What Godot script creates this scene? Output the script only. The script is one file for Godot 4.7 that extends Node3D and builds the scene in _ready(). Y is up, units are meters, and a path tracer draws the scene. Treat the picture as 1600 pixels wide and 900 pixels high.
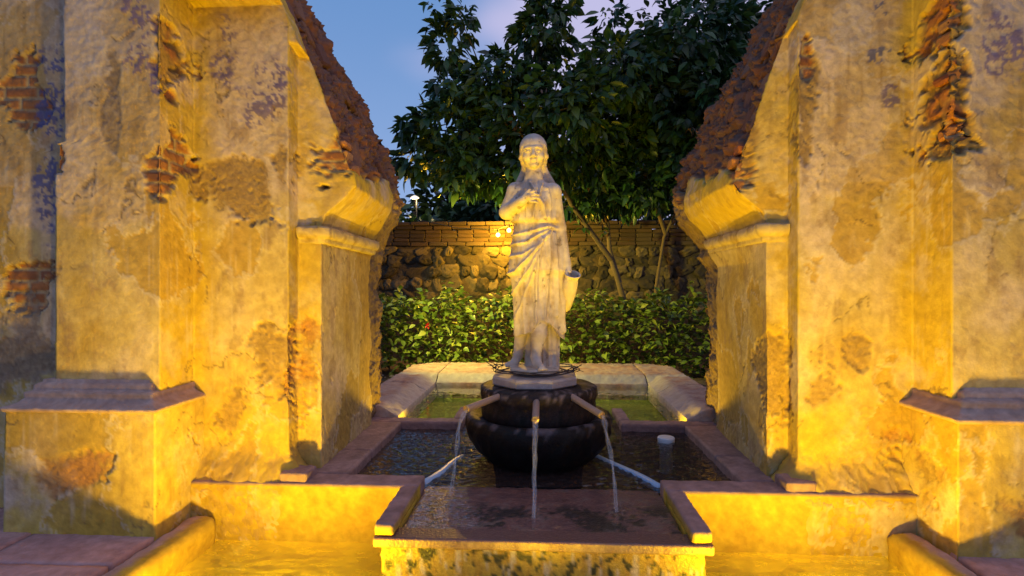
extends Node3D
# A broken garden arch at dusk, with a marble water bearer over a stone bowl between its two piers.

var taken := {}
var n_fine := FastNoiseLite.new()
var n_mid := FastNoiseLite.new()
var n_big := FastNoiseLite.new()
var n_cell := FastNoiseLite.new()
var n_ridge := FastNoiseLite.new()
var rng := RandomNumberGenerator.new()
var M := {}

# centre (distance from the axis, height, z), radii across and up, kind:
# 0 bare render, 1 hole down to the bricks, 2 violet paint, 3 grey strip, 4 blue paint, 5 dark hole, 6 pale plaster
var wear_left := [
	[1.53, 2.25, -2.90, 0.129, 0.265, 2], [1.73, 2.54, -2.90, 0.079, 0.213, 2], [1.44, 2.32, -2.90, 0.050, 0.141, 2],
	[1.67, 1.75, -2.90, 0.269, 0.150, 0], [1.42, 1.88, -2.90, 0.057, 0.263, 0], [1.47, 0.81, -2.90, 0.161, 0.191, 0],
	[1.70, 0.53, -2.90, 0.144, 0.209, 0], [1.32, 0.80, -3.05, 0.098, 0.292, 7],
	[2.16, 2.12, -2.63, 0.050, 0.330, 3], [1.90, 2.40, -2.66, 0.064, 0.190, 8], [1.91, 1.86, -2.63, 0.100, 0.160, 1],
	[2.02, 2.46, -2.63, 0.087, 0.227, 2], [2.31, 2.46, -2.63, 0.121, 0.229, 6], [1.94, 2.25, -2.63, 0.027, 0.097, 2],
	[2.82, 2.24, -2.80, 0.153, 0.217, 1], [2.62, 2.10, -2.80, 0.108, 0.553, 4], [2.78, 1.21, -2.80, 0.167, 0.124, 1],
	[2.82, 0.82, -2.80, 0.218, 0.275, 3], [1.14, 1.93, -2.98, 0.150, 0.160, 1], [1.23, 1.775, -3.02, 0.030, 0.016, 5],
	[1.35, 1.63, -3.00, 0.110, 0.073, 6], [2.46, 1.88, -2.63, 0.048, 0.098, 1], [2.30, 0.30, -2.52, 0.20, 0.13, 7]]
var wear_right := [
	[1.91, 2.46, -2.69, 0.105, 0.16, 8], [1.92, 2.15, -2.69, 0.085, 0.26, 8], [1.95, 1.89, -2.66, 0.135, 0.10, 8],
	[1.89, 1.93, -2.63, 0.079, 0.048, 1], [1.86, 2.20, -2.63, 0.063, 0.061, 1], [1.91, 2.45, -2.63, 0.062, 0.038, 1],
	[1.75, 2.63, -2.90, 0.051, 0.074, 4], [1.74, 2.40, -2.90, 0.064, 0.047, 4], [1.81, 2.22, -2.90, 0.051, 0.099, 2],
	[1.63, 2.56, -2.90, 0.096, 0.134, 6], [2.12, 2.27, -2.63, 0.113, 0.180, 2], [1.38, 2.20, -2.90, 0.055, 0.283, 0],
	[1.38, 2.40, -2.90, 0.032, 0.121, 1], [1.06, 1.87, -2.98, 0.121, 0.125, 1], [1.12, 2.00, -2.98, 0.067, 0.206, 0],
	[1.24, 0.73, -3.05, 0.116, 0.262, 0], [1.46, 0.67, -2.90, 0.142, 0.190, 0],
	[1.62, 0.89, -2.90, 0.064, 0.132, 0], [1.27, 0.57, -3.40, 0.034, 0.047, 5], [1.27, 0.71, -3.40, 0.031, 0.055, 5],
	[2.12, 0.22, -2.52, 0.22, 0.12, 7], [1.86, 0.33, -2.72, 0.1, 0.17, 7]]

# ------------------------------------------------------------------ naming

func numbered(called: String) -> String:
	taken[called] = taken.get(called, -1) + 1
	return called if taken[called] == 0 else "%s_%03d" % [called, taken[called]]

func tag(o: Node, label := "", category := "", group := "", kind := "") -> void:
	if label: o.set_meta("label", label)
	if category: o.set_meta("category", category)
	if group: o.set_meta("group", group)
	if kind: o.set_meta("kind", kind)

func thing(called: String, label: String, category: String, at := Vector3.ZERO, group := "") -> Node3D:
	var o := Node3D.new()
	o.name = numbered(called)
	add_child(o)
	o.position = at
	tag(o, label, category, group)
	return o

func part(called: String, mesh: Mesh, mat: Material, parent: Node = null) -> MeshInstance3D:
	var o := MeshInstance3D.new()
	o.mesh = mesh
	o.material_override = mat
	if parent == null:
		o.name = numbered(called)
		add_child(o, true)
	else:
		var k := 0
		var want := called
		while parent.has_node(want):
			k += 1
			want = "%s_%03d" % [called, k]
		o.name = want
		parent.add_child(o, true)
	return o

# ------------------------------------------------------------------ materials

func noise_tex(freq: float, octaves: int, lo: Color, hi: Color, size := 512, sd := 1, as_normal := false, strength := 4.0) -> NoiseTexture2D:
	var f := FastNoiseLite.new()
	f.noise_type = FastNoiseLite.TYPE_SIMPLEX_SMOOTH
	f.frequency = freq
	f.fractal_octaves = octaves
	f.fractal_gain = 0.6
	f.seed = sd
	var t := NoiseTexture2D.new()
	t.width = size
	t.height = size
	t.seamless = true
	t.noise = f
	if as_normal:
		t.as_normal_map = true
		t.bump_strength = strength
	else:
		var g := Gradient.new()
		g.set_color(0, lo)
		g.set_color(1, hi)
		t.color_ramp = g
	return t

func mat(color: Color, rough: float, vcol := false) -> StandardMaterial3D:
	var m := StandardMaterial3D.new()
	m.albedo_color = color
	m.roughness = rough
	m.vertex_color_use_as_albedo = vcol
	m.cull_mode = BaseMaterial3D.CULL_DISABLED
	return m

func lin(r: float, g: float, b: float) -> Color:
	return Color(r, g, b).linear_to_srgb()

func rough_mat(color: Color, rough: float, tex: Texture2D, nrm: Texture2D, scale: float, nscale := 1.0) -> StandardMaterial3D:
	var m := mat(color, rough, true)
	m.albedo_texture = tex
	m.normal_enabled = true
	m.normal_texture = nrm
	m.normal_scale = nscale
	m.uv1_triplanar = true
	m.uv1_world_triplanar = true
	m.uv1_scale = Vector3(scale, scale, scale)
	return m

func water_mat(alpha: float, tint: Color) -> StandardMaterial3D:
	var m := mat(Color(tint.r, tint.g, tint.b, alpha), 0.03)
	m.transparency = BaseMaterial3D.TRANSPARENCY_ALPHA
	m.metallic_specular = 0.5
	return m

func glow_mat(c: Color, e: float) -> StandardMaterial3D:
	var m := mat(c, 0.4)
	m.emission_enabled = true
	m.emission = c
	m.emission_energy_multiplier = e
	return m

func make_materials() -> void:
	var t_grain := noise_tex(0.02, 5, Color(0.80, 0.785, 0.77), Color(1, 1, 1), 1024, 3)
	var t_soft := noise_tex(0.012, 7, Color(0.80, 0.775, 0.75), Color(1, 1, 1), 1024, 13)
	var n_soft := noise_tex(0.035, 6, Color.BLACK, Color.WHITE, 1024, 13, true, 6.0)
	var n_grain := noise_tex(0.03, 5, Color.BLACK, Color.WHITE, 1024, 4, true, 7.0)
	var t_marble := noise_tex(0.012, 4, Color(0.80, 0.77, 0.74), Color(1, 1, 1), 512, 8)
	M.plaster = rough_mat(Color.WHITE, 0.92, t_soft, n_soft, 0.9, 0.30)
	M.cement = rough_mat(Color.WHITE, 0.8, t_soft, n_grain, 1.1, 0.45)
	M.wet = rough_mat(Color.WHITE, 0.32, t_grain, n_grain, 1.9, 0.8)
	M.dark_stone = rough_mat(Color.WHITE, 0.55, t_grain, n_grain, 2.2, 0.9)
	M.dark_stone.metallic_specular = 0.35
	M.marble = rough_mat(Color.WHITE, 0.62, t_marble, n_grain, 1.7, 0.22)
	M.stone = rough_mat(Color.WHITE, 0.9, t_grain, n_grain, 1.3, 1.0)
	for k in 5:
		var c: Color = [lin(.36, .13, .05), lin(.42, .18, .07), lin(.29, .09, .04), lin(.38, .20, .10), lin(.24, .10, .06)][k]
		M["brick%d" % k] = rough_mat(c, 0.93, t_grain, n_grain, 2.6, 1.0)
		M["brick%d" % k].vertex_color_use_as_albedo = false
		if k < 3:
			M["oldbrick%d" % k] = rough_mat([lin(.19, .08, .05), lin(.15, .065, .045), lin(.22, .11, .07)][k], 0.95, t_grain, n_grain, 2.2, 1.2)
			M["oldbrick%d" % k].vertex_color_use_as_albedo = false
		var s: Color = [lin(.09, .068, .04), lin(.12, .09, .05), lin(.06, .045, .03), lin(.16, .12, .07), lin(.045, .034, .022)][k]
		M["rubble%d" % k] = rough_mat(s, 0.93, t_grain, n_grain, 2.2, 1.2)
		M["rubble%d" % k].vertex_color_use_as_albedo = false
		var w: Color = [lin(.085, .050, .028), lin(.10, .060, .034), lin(.07, .040, .022), lin(.095, .065, .04), lin(.055, .034, .02)][k]
		M["wallbrick%d" % k] = rough_mat(w, 0.93, t_grain, n_grain, 2.6, 1.0)
		M["wallbrick%d" % k].vertex_color_use_as_albedo = false
	M.bark = rough_mat(lin(.16, .11, .065), 0.9, t_grain, n_grain, 3.0, 1.0)
	M.bark.vertex_color_use_as_albedo = false
	M.copper = rough_mat(lin(.44, .33, .29), 0.5, t_grain, n_grain, 7.0, 0.5)
	M.copper.vertex_color_use_as_albedo = false
	M.copper.metallic = 0.35
	M.brass = mat(lin(.62, .44, .18), 0.35)
	M.brass.metallic = 0.6
	M.twig = mat(lin(.035, .025, .03), 0.7)
	M.pvc = mat(lin(.35, .50, .68), 0.35)
	M.white_plastic = mat(lin(.72, .74, .78), 0.4)
	M.iron = mat(lin(.03, .03, .03), 0.6)
	M.petal = mat(lin(.45, .02, .02), 0.6)
	M.dry_flower = mat(lin(.30, .20, .15), 0.8)
	for k in 4:
		var lf := mat([lin(.03, .095, .024), lin(.042, .11, .022), lin(.022, .065, .024), lin(.06, .11, .022)][k], 0.45)
		lf.backlight = lin(.05, .09, .02)
		lf.backlight_enabled = true
		M["leaf%d" % k] = lf
		var hl := mat([lin(.13, .19, .03), lin(.19, .25, .045), lin(.07, .12, .02), lin(.26, .28, .06)][k], 0.30)
		hl.backlight = lin(.08, .11, .015)
		hl.backlight_enabled = true
		M["hedge%d" % k] = hl
	M.leaf_mass = mat(Color.WHITE, 0.42, true)
	M.leaf_mass.backlight_enabled = true
	M.leaf_mass.backlight = lin(.25, .3, .2)
	M.water = water_mat(0.66, lin(.050, .032, .028))
	M.clear_water = water_mat(0.03, lin(.3, .3, .3))
	M.green_water = water_mat(0.10, lin(.12, .17, .03))
	M.yellow_water = water_mat(0.55, lin(.34, .32, .06))
	M.yellow_water.roughness = 0.26
	M.yellow_water.backlight_enabled = true
	M.yellow_water.backlight = Color(.75, .70, .18)
	M.jet = mat(Color(0.8, 0.85, 0.9, 0.06), 0.05)
	M.jet.transparency = BaseMaterial3D.TRANSPARENCY_ALPHA

# ------------------------------------------------------------------ mesh helpers

func from_arrays(P: PackedVector3Array, N: PackedVector3Array, C: PackedColorArray, I: PackedInt32Array) -> ArrayMesh:
	var a := []
	a.resize(Mesh.ARRAY_MAX)
	a[Mesh.ARRAY_VERTEX] = P
	a[Mesh.ARRAY_NORMAL] = N
	if C.size(): a[Mesh.ARRAY_COLOR] = C
	a[Mesh.ARRAY_INDEX] = I
	var m := ArrayMesh.new()
	m.add_surface_from_arrays(Mesh.PRIMITIVE_TRIANGLES, a)
	return m

# a sheet of nu x nv points; side +1 when du x dv points outwards
func sheet(P: PackedVector3Array, C: PackedColorArray, nu: int, nv: int, side: float) -> ArrayMesh:
	var N := PackedVector3Array()
	N.resize(P.size())
	for j in nv:
		var ja := maxi(j - 1, 0) * nu
		var jb := mini(j + 1, nv - 1) * nu
		for i in nu:
			var du := P[j * nu + mini(i + 1, nu - 1)] - P[j * nu + maxi(i - 1, 0)]
			var dv := P[jb + i] - P[ja + i]
			if du.length_squared() < 1e-12:   # a pole: take the turn of the next row
				var jn := 1 if j == 0 else j - 1
				du = P[jn * nu + mini(i + 1, nu - 1)] - P[jn * nu + maxi(i - 1, 0)]
			N[j * nu + i] = du.cross(dv).normalized() * side
	var I := PackedInt32Array()
	I.resize((nu - 1) * (nv - 1) * 6)
	var k := 0
	for j in nv - 1:
		for i in nu - 1:
			var a := j * nu + i
			var b := a + 1
			var c := a + nu
			var d := c + 1
			if side > 0:
				I[k] = a; I[k + 1] = c; I[k + 2] = b; I[k + 3] = b; I[k + 4] = c; I[k + 5] = d
			else:
				I[k] = a; I[k + 1] = b; I[k + 2] = c; I[k + 3] = b; I[k + 4] = d; I[k + 5] = c
			k += 6
	return from_arrays(P, N, C, I)

func table(t: Array, y: float) -> float:   # [[y, value] ...] straight between
	if y <= t[0][0]: return t[0][1]
	for k in range(1, t.size()):
		if y <= t[k][0]:
			return lerpf(t[k - 1][1], t[k][1], (y - t[k - 1][0]) / (t[k][0] - t[k - 1][0]))
	return t[-1][1]

# a block with rounded, worn edges and uneven faces; colours from tint(position)
func worn_block(lo: Vector3, hi: Vector3, res: float, round_: float, wear: float, tint: Callable, deform = null) -> ArrayMesh:
	var P := PackedVector3Array()
	var C := PackedColorArray()
	var N := PackedVector3Array()
	var I := PackedInt32Array()
	var size := hi - lo
	for axis in 3:
		var ua := (axis + 1) % 3
		var va := (axis + 2) % 3
		for dir in [-1.0, 1.0]:
			var nu := clampi(int(ceil(size[ua] / res)) + 1, 3, 260)
			var nv := clampi(int(ceil(size[va] / res)) + 1, 3, 260)
			var first := P.size()
			for j in nv:
				for i in nu:
					var p := Vector3.ZERO
					p[axis] = hi[axis] if dir > 0 else lo[axis]
					# samples crowd the two ends so that the rounding shows
					var fu := float(i) / (nu - 1)
					var fv := float(j) / (nv - 1)
					p[ua] = lo[ua] + size[ua] * fu
					p[va] = lo[va] + size[va] * fv
					var inner := p.clamp(lo + Vector3.ONE * round_, hi - Vector3.ONE * round_)
					var d := (p - inner).normalized()
					var q := inner + d * round_
					q += d * (n_mid.get_noise_3dv(q * 3.0) * wear + n_fine.get_noise_3dv(q) * wear * 0.5)
					if deform != null: q = deform.call(q)
					P.append(q)
					N.append(d)
					C.append(tint.call(q))
			for j in nv - 1:
				for i in nu - 1:
					var a := first + j * nu + i
					var c := a + nu
					if dir > 0: I.append_array([a, c, a + 1, a + 1, c, c + 1])
					else: I.append_array([a, a + 1, c, a + 1, c + 1, c])
	if deform != null:
		renormal(P, N, I)
	return from_arrays(P, N, C, I)

func renormal(P: PackedVector3Array, N: PackedVector3Array, I: PackedInt32Array) -> void:
	for k in N.size(): N[k] = Vector3.ZERO
	for t in range(0, I.size(), 3):
		var n := (P[I[t + 2]] - P[I[t]]).cross(P[I[t + 1]] - P[I[t]])
		N[I[t]] += n; N[I[t + 1]] += n; N[I[t + 2]] += n
	for k in N.size(): N[k] = N[k].normalized()

# a tube along points with a radius at each
func tube(points: Array, radii: Array, sides := 8, rough := 0.0, tint := Color.WHITE, caps := true) -> ArrayMesh:
	var P := PackedVector3Array()
	var C := PackedColorArray()
	var nu := sides + 1
	var up := Vector3(0.3, 0.1, 0.9)
	var rows := points.size()
	for j in rows:
		var dir: Vector3 = (points[mini(j + 1, rows - 1)] - points[maxi(j - 1, 0)]).normalized()
		var x := up.cross(dir).normalized()
		up = dir.cross(x).normalized()
		for i in nu:
			var a := TAU * (i % sides) / sides
			var o := x * cos(a) + up * sin(a)
			var r: float = radii[mini(j, radii.size() - 1)]
			if rough: r *= 1.0 + rough * n_mid.get_noise_3dv((points[j] + o * r) * 9.0)
			P.append(points[j] + o * r)
			C.append(tint)
	if caps:
		for e in 2:
			var row := PackedVector3Array()
			for i in nu: row.append(points[0] if e == 0 else points[-1])
			var rc := PackedColorArray()
			rc.resize(nu); rc.fill(tint)
			if e == 0:
				row.append_array(P); P = row
				rc.append_array(C); C = rc
			else:
				P.append_array(row); C.append_array(rc)
		rows += 2
	return sheet(P, C, nu, rows, 1.0)

# a lathe: profile of (radius, height), bumpy
func lathe(profile: Array, sides: int, bump: float, tint: Callable) -> ArrayMesh:
	var P := PackedVector3Array()
	var C := PackedColorArray()
	for pr in profile:
		for i in sides + 1:
			var a := TAU * (i % sides) / sides
			var o := Vector3(cos(a), 0, sin(a))
			var q: Vector3 = o * pr.x + Vector3(0, pr.y, 0)
			var d := n_mid.get_noise_3dv(q * 5.0) * bump + n_fine.get_noise_3dv(q * 1.3) * bump * 0.5
			q += o * d * clampf(pr.x / 0.1, 0, 1)
			P.append(q)
			C.append(tint.call(q))
	return sheet(P, C, sides + 1, profile.size(), -1.0)

func brick_mesh(sx: float, sy: float, sz: float, sd: int, chip := 0.010) -> ArrayMesh:
	# chamfered, uneven: 8 corner triangles, 12 edges, 6 faces
	var r := RandomNumberGenerator.new()
	r.seed = sd
	var st := SurfaceTool.new()
	st.begin(Mesh.PRIMITIVE_TRIANGLES)
	st.set_smooth_group(-1)
	var h := Vector3(sx, sy, sz) * 0.5
	var corner := {}
	for x in [-1, 1]:
		for y in [-1, 1]:
			for z in [-1, 1]:
				var c := Vector3(x, y, z) * h + Vector3(r.randf_range(-1, 1), r.randf_range(-1, 1), r.randf_range(-1, 1)) * chip * 0.7
				var cut := chip * r.randf_range(0.5, 1.7)
				for ax in 3:
					var p := c
					for o in 3:
						if o != ax: p[o] -= signf(p[o]) * cut
					corner[Vector4i(x, y, z, ax)] = p
	var quad := func(a, b, c, d):
		for p in [a, b, c, a, c, d]: st.add_vertex(p)
	for ax in 3:
		var u := (ax + 1) % 3
		var v := (ax + 2) % 3
		for s in [-1, 1]:
			var k := []
			for uv in [[-1, -1], [1, -1], [1, 1], [-1, 1]]:
				var e := Vector4i(0, 0, 0, ax)
				e[ax] = s; e[u] = uv[0]; e[v] = uv[1]
				k.append(corner[e])
			if s > 0: quad.call(k[0], k[3], k[2], k[1])
			else: quad.call(k[0], k[1], k[2], k[3])
			# edges shared by faces ax and u
			for t in [-1, 1]:
				var e1 := Vector4i(0, 0, 0, ax); e1[ax] = s; e1[u] = t; e1[v] = -1
				var e2 := e1; e2[v] = 1
				var f1 := e1; f1[3] = u
				var f2 := e2; f2[3] = u
				if s * t > 0: quad.call(corner[e1], corner[e2], corner[f2], corner[f1])
				else: quad.call(corner[e1], corner[f1], corner[f2], corner[e2])
	for x in [-1, 1]:
		for y in [-1, 1]:
			for z in [-1, 1]:
				var a: Vector3 = corner[Vector4i(x, y, z, 0)]
				var b: Vector3 = corner[Vector4i(x, y, z, 1)]
				var c: Vector3 = corner[Vector4i(x, y, z, 2)]
				for p in ([a, c, b] if x * y * z > 0 else [a, b, c]): st.add_vertex(p)
	st.generate_normals()
	return st.commit()

# a strip of moulding swept along a plan path with mitred corners; profile of (outwards, height)
func sweep(path: Array, profile: Array, side: float, step: float, tint: Callable, wear := 0.003) -> ArrayMesh:
	var nseg := path.size() - 1
	var outs := []
	for s in nseg:
		var d: Vector2 = (path[s + 1] - path[s]).normalized()
		outs.append(Vector2(-d.y, d.x) * side)
	var mitre := []
	for s in nseg + 1:
		var o: Vector2 = outs[mini(s, nseg - 1)]
		if s > 0 and s < nseg:
			o = outs[s - 1] + outs[s]
			o = o / (1.0 + outs[s - 1].dot(outs[s]))
		mitre.append(o)
	var pts := []   # [segment, share, outward]
	for s in nseg:
		var n := maxi(1, int(path[s].distance_to(path[s + 1]) / step))
		for k in n + (1 if s == nseg - 1 else 0):
			pts.append([s, float(k) / n, mitre[s] if k == 0 else outs[s]])
	var rows := []
	for k in profile.size():
		rows.append(profile[k])
		if k < profile.size() - 1:
			var n := int(profile[k].distance_to(profile[k + 1]) / step)
			for m in range(1, n): rows.append(profile[k].lerp(profile[k + 1], float(m) / n))
	var P := PackedVector3Array()
	var C := PackedColorArray()
	for r in rows:
		for q in pts:
			var w: Vector2 = (path[q[0]] + mitre[q[0]] * r.x).lerp(path[q[0] + 1] + mitre[q[0] + 1] * r.x, q[1])
			var p := Vector3(w.x, r.y, w.y)
			var d := n_mid.get_noise_3dv(p * 4.0) * wear + n_fine.get_noise_3dv(p * 1.2) * wear
			p += Vector3(q[2].x, 0.5, q[2].y) * d
			P.append(p)
			C.append(tint.call(p))
	return sheet(P, C, pts.size(), rows.size(), side)

# ------------------------------------------------------------------ the arch

const FRONT_L := [[1.55, 1.245], [1.62, 1.22], [1.70, 1.12], [1.776, 1.045], [1.85, 1.055], [1.978, 1.112], [2.773, 1.413], [3.1, 1.55], [3.7, 1.84]]
const BACK_L := [[1.5, 1.29], [1.6, 1.23], [1.75, 1.15], [1.9, 1.12], [2.0, 1.14], [2.3, 1.26], [2.742, 1.465], [3.526, 1.925], [3.8, 2.09]]
const FRONT_R := [[1.55, 1.225], [1.62, 1.20], [1.70, 1.10], [1.776, 1.04], [1.85, 1.05], [2.049, 1.136], [2.695, 1.36], [3.4, 1.68], [3.7, 1.82]]
const BACK_R := [[1.35, 1.30], [1.45, 1.23], [1.5, 1.25], [1.58, 1.19], [1.7, 1.08], [1.85, 1.03], [2.0, 1.06], [2.543, 1.30], [3.424, 1.81], [3.8, 2.02]]

func pier_plan(y: float, left: bool) -> Array:
	var af := table(FRONT_L if left else FRONT_R, y)
	var ab := table(BACK_L if left else BACK_R, y)
	var zr := -2.90
	if left: zr = lerpf(-2.90, -2.67, smoothstep(2.755, 2.775, y))
	var top2 := 2.53 if left else 2.58
	var z2 := lerpf(-3.02, zr, smoothstep(top2 - 0.02, top2 + 0.015, y))
	var ac := maxf(1.375 if left else 1.335, af + 0.004)
	var outer := 2.46 - (0.045 if y > 1.94 else 0.0)
	return [Vector2(4.6, -2.80), Vector2(3.3, -2.80), Vector2(outer, -2.80), Vector2(outer, -2.634), Vector2(1.908, -2.634), Vector2(1.908, zr),
		Vector2(ac, zr), Vector2(ac, z2), Vector2(af, z2 - 0.01), Vector2(lerpf(af, ab, 0.75), -4.08), Vector2(ab, -4.44), Vector2(3.2, -4.47)]

# how far the surface is worn back, and its colour, at a point of a pier (distance from axis, height, z)
var worn_by := 0.0
func pier_wear(a: float, y: float, z: float, seg: int, left: bool, patches: Array) -> Color:
	var sx := a + (0.0 if left else 20.0)
	var big := n_big.get_noise_3d(sx, y, z)
	var mid := n_mid.get_noise_3d(sx, y, z)
	var fine := n_fine.get_noise_3d(sx, y, z)
	var streak := n_mid.get_noise_3d(sx * 4.0, y * 0.45, z * 4.0 + 7.0)
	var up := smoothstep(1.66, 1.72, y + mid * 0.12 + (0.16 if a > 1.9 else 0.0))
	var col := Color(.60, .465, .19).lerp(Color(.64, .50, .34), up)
	var blot := n_mid.get_noise_3d(sx * 0.7 + 3.0, y * 0.55, z * 0.7)
	col = col.lerp(Color(.50, .33, .035), clampf(big * 0.9 + streak * 0.25 + blot * 1.3 - 0.06, 0, 0.75))
	col = col.lerp(Color(.68, .55, .46), clampf(-big * 0.9 + streak * 0.3 - blot * 1.2 - 0.05, 0, 0.85))
	col = col.lerp(Color(.31, .20, .12), smoothstep(0.16, 0.42, n_mid.get_noise_3d(sx * 2.2, y * 1.1 + 9.0, z * 2.2) + fine * 0.35) * 0.55)
	col = col * (1.0 + fine * (0.10 + 0.10 * up) + mid * 0.12)
	# yellow lamp glow painted into the colour: shaft sides, corners, soffits and low down
	var painted_glow := 0.0
	if seg == 4 or seg == 6: painted_glow = 0.85
	elif seg == 5: painted_glow = maxf(smoothstep(1.72, 1.90, a), smoothstep(1.0, 0.3, y)) * 0.85
	elif seg == 7: painted_glow = 0.6
	elif seg == 8: painted_glow = smoothstep(1.54, 1.60, y) * 0.9
	elif seg == 20: painted_glow = 0.55
	painted_glow *= smoothstep(-0.45, 0.02, mid * 0.7 + blot * 0.8 + fine * 0.3)
	col = col.lerp(Color(.60, .43, .025), painted_glow)
	# where the thin top coat has flaked off the ochre coat beneath, with a crisp edge
	var flake := n_mid.get_noise_3d(sx * 0.42 + 11.0, y * 0.36, z * 0.42) + mid * 0.16 + fine * 0.10
	var bare := smoothstep(0.14, 0.175, flake) * (0.9 if y < 1.75 else 0.55)
	col = col.lerp(Color(.50, .325, .045) * (1.0 + fine * 0.35), bare * 0.85)
	col = col.lerp(Color(.70, .60, .46), smoothstep(0.09, 0.125, flake) * (1.0 - smoothstep(0.14, 0.16, flake)) * 0.5)
	# drips and hairline cracks
	var drip := n_mid.get_noise_3d(sx * 9.0, y * 0.55 + 4.0, z * 9.0)
	col = col.lerp(Color(.36, .22, .07), smoothstep(0.15, 0.5, drip) * smoothstep(-0.15, 0.25, blot + mid * 0.4) * 0.45)
	col = col.lerp(Color(.72, .62, .47), smoothstep(0.2, 0.5, -drip) * smoothstep(0.15, -0.2, blot) * 0.35)
	var crack := smoothstep(0.020, 0.004, absf(blot - 0.09 + fine * 0.03)) * smoothstep(0.02, 0.2, n_mid.get_noise_3d(sx * 0.5, y * 0.5 + 30.0, z * 0.5))
	col = col.lerp(Color(.17, .11, .06), crack * 0.7)
	var d := mid * (0.0035 + 0.0035 * up) + fine * (0.0012 + 0.0034 * up) - crack * 0.004 - bare * (0.0035 + 0.004 * absf(fine))
	# the lower courses have lost most of their lime
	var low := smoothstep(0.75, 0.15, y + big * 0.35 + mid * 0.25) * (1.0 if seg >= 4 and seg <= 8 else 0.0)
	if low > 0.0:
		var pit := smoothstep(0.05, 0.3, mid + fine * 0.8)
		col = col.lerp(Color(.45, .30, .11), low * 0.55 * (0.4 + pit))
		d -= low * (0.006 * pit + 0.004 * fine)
	if seg >= 5 and seg <= 6:
		d += 0.115 * pow(smoothstep(0.36, 0.13, y + mid * 0.05), 1.4)
	for q in patches:
		var dy: float = (y - q[1]) / q[4]
		if dy > 1.7 or dy < -1.7: continue
		var da: float = (a - q[0]) / q[3]
		if da > 1.7 or da < -1.7: continue
		var dz: float = (z - q[2]) / 0.2
		if q[5] == 5: dz = (z - q[2]) / 0.05
		if dz > 1.7 or dz < -1.7: continue
		var kind: int = q[5]
		var w := 1.0 - sqrt(dy * dy + da * da + dz * dz) + mid * 1.05 + fine * 0.34
		if kind == 2 or kind == 4:
			var speck := smoothstep(0.02, 0.16, fine + mid * 0.5 - 0.06 + minf(w, 0.5) * 0.22) * smoothstep(0.0, 0.4, w)
			col = col.lerp(Color(.19, .145, .30) if kind == 2 else Color(.09, .11, .30), speck * 0.85)
			continue
		var m := smoothstep(0.0, 0.34 if kind == 0 or kind == 7 or kind == 3 else 0.24, w)
		if m <= 0.0: continue
		if kind == 0 or kind == 7:
			d -= m * (0.006 + 0.016 * absf(fine) + 0.008 * mid)
			var c := Color(.40, .265, .085).lerp(Color(.30, .19, .07), clampf(0.5 + fine * 1.6, 0, 1))
			if kind == 7: c = c.lerp(Color(.42, .19, .06), clampf(0.55 + mid * 1.8, 0, 1))
			col = col.lerp(c, m * (0.9 if kind == 0 else smoothstep(0.0, 0.6, w) * 0.85))
		elif kind == 8:
			var gap := smoothstep(0.10, 0.30, n_mid.get_noise_3d(sx * 2.5, y * 5.5, z * 2.5))
			d -= m * maxf(0.012, 0.020 + 0.010 * fine + 0.008 * mid + 0.012 * gap)
			col = col.lerp(Color(.42, .27, .07).lerp(Color(.36, .14, .05), smoothstep(0.0, 0.25, mid)).lerp(Color(.13, .085, .05), gap * 0.8) * (1.0 + fine * 0.5), m)
		elif kind == 1:
			var cy := y / 0.062 + mid * 0.12
			var run := (a - z) / 0.19 + 0.5 * (int(floorf(cy)) & 1) + 0.17 * sin(floorf(cy) * 5.0)
			var joint := maxf(smoothstep(0.33, 0.42, absf(fposmod(cy, 1.0) - 0.5)), smoothstep(0.43, 0.47, absf(fposmod(run, 1.0) - 0.5)))
			var tone := n_mid.get_noise_3d(floorf(run) * 3.7, floorf(cy) * 2.3, 40.0)
			d -= m * maxf(0.010, 0.016 + 0.006 * fine + 0.007 * joint + 0.006 * mid)
			col = col.lerp(Color(.40, .17, .06).lerp(Color(.24, .09, .045), clampf(0.4 + tone * 1.6, 0, 1)).lerp(Color(.42, .33, .20), joint).lerp(Color(.16, .09, .05), clampf(fine * 1.6 - 0.1, 0, 0.7)), m)
		elif kind == 3:
			d -= m * (0.005 + 0.008 * absf(fine))
			col = col.lerp(Color(.23, .165, .12).lerp(Color(.36, .28, .19), clampf(0.4 + fine * 1.5, 0, 1)), m * 0.85)
		elif kind == 5:
			d -= m * 0.05
			col = col.lerp(Color(.10, .06, .04), m)
		elif kind == 6:
			col = col.lerp(Color(.64, .56, .50), m * (0.45 + clampf(fine, 0, 0.4)))
	var inner := seg >= 8 and seg <= 10
	if inner:
		# the broken edge of the fallen arch: brick core in long ragged layers
		var b := smoothstep(0.0, 0.05, y - 1.84 - 0.16 * smoothstep(-3.2, -4.3, z) + mid * 0.08) if seg == 8 else 0.0
		if seg == 8: b *= smoothstep(-3.03, -3.07, z)
		if seg >= 9 and y > 1.7: b = smoothstep(1.78, 1.95, y + mid * 0.2)
		if b > 0.0:
			var along := n_ridge.get_noise_3d(z * 4.5 + y * 0.5, y * 0.8 + sx, 3.0)
			var hill := n_mid.get_noise_3d(z * 1.4, y * 1.4, sx)
			var step := fposmod(y / 0.135 + hill * 1.6 + z * 0.25, 1.0) - 0.5
			d += b * (step * 0.030 + along * 0.045 + hill * 0.075 + fine * 0.030 - 0.050)
			var c := Color(.22, .075, .04).lerp(Color(.20, .11, .085), clampf(0.5 + along * 1.2 + fine, 0, 1))
			if seg >= 9 and y < 2.0: c = c.lerp(Color(.27, .19, .11), 0.7)
			col = col.lerp(c.lerp(Color(.36, .13, .04), clampf(hill * 1.5 - fine, 0, 0.6)), b)
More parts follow.
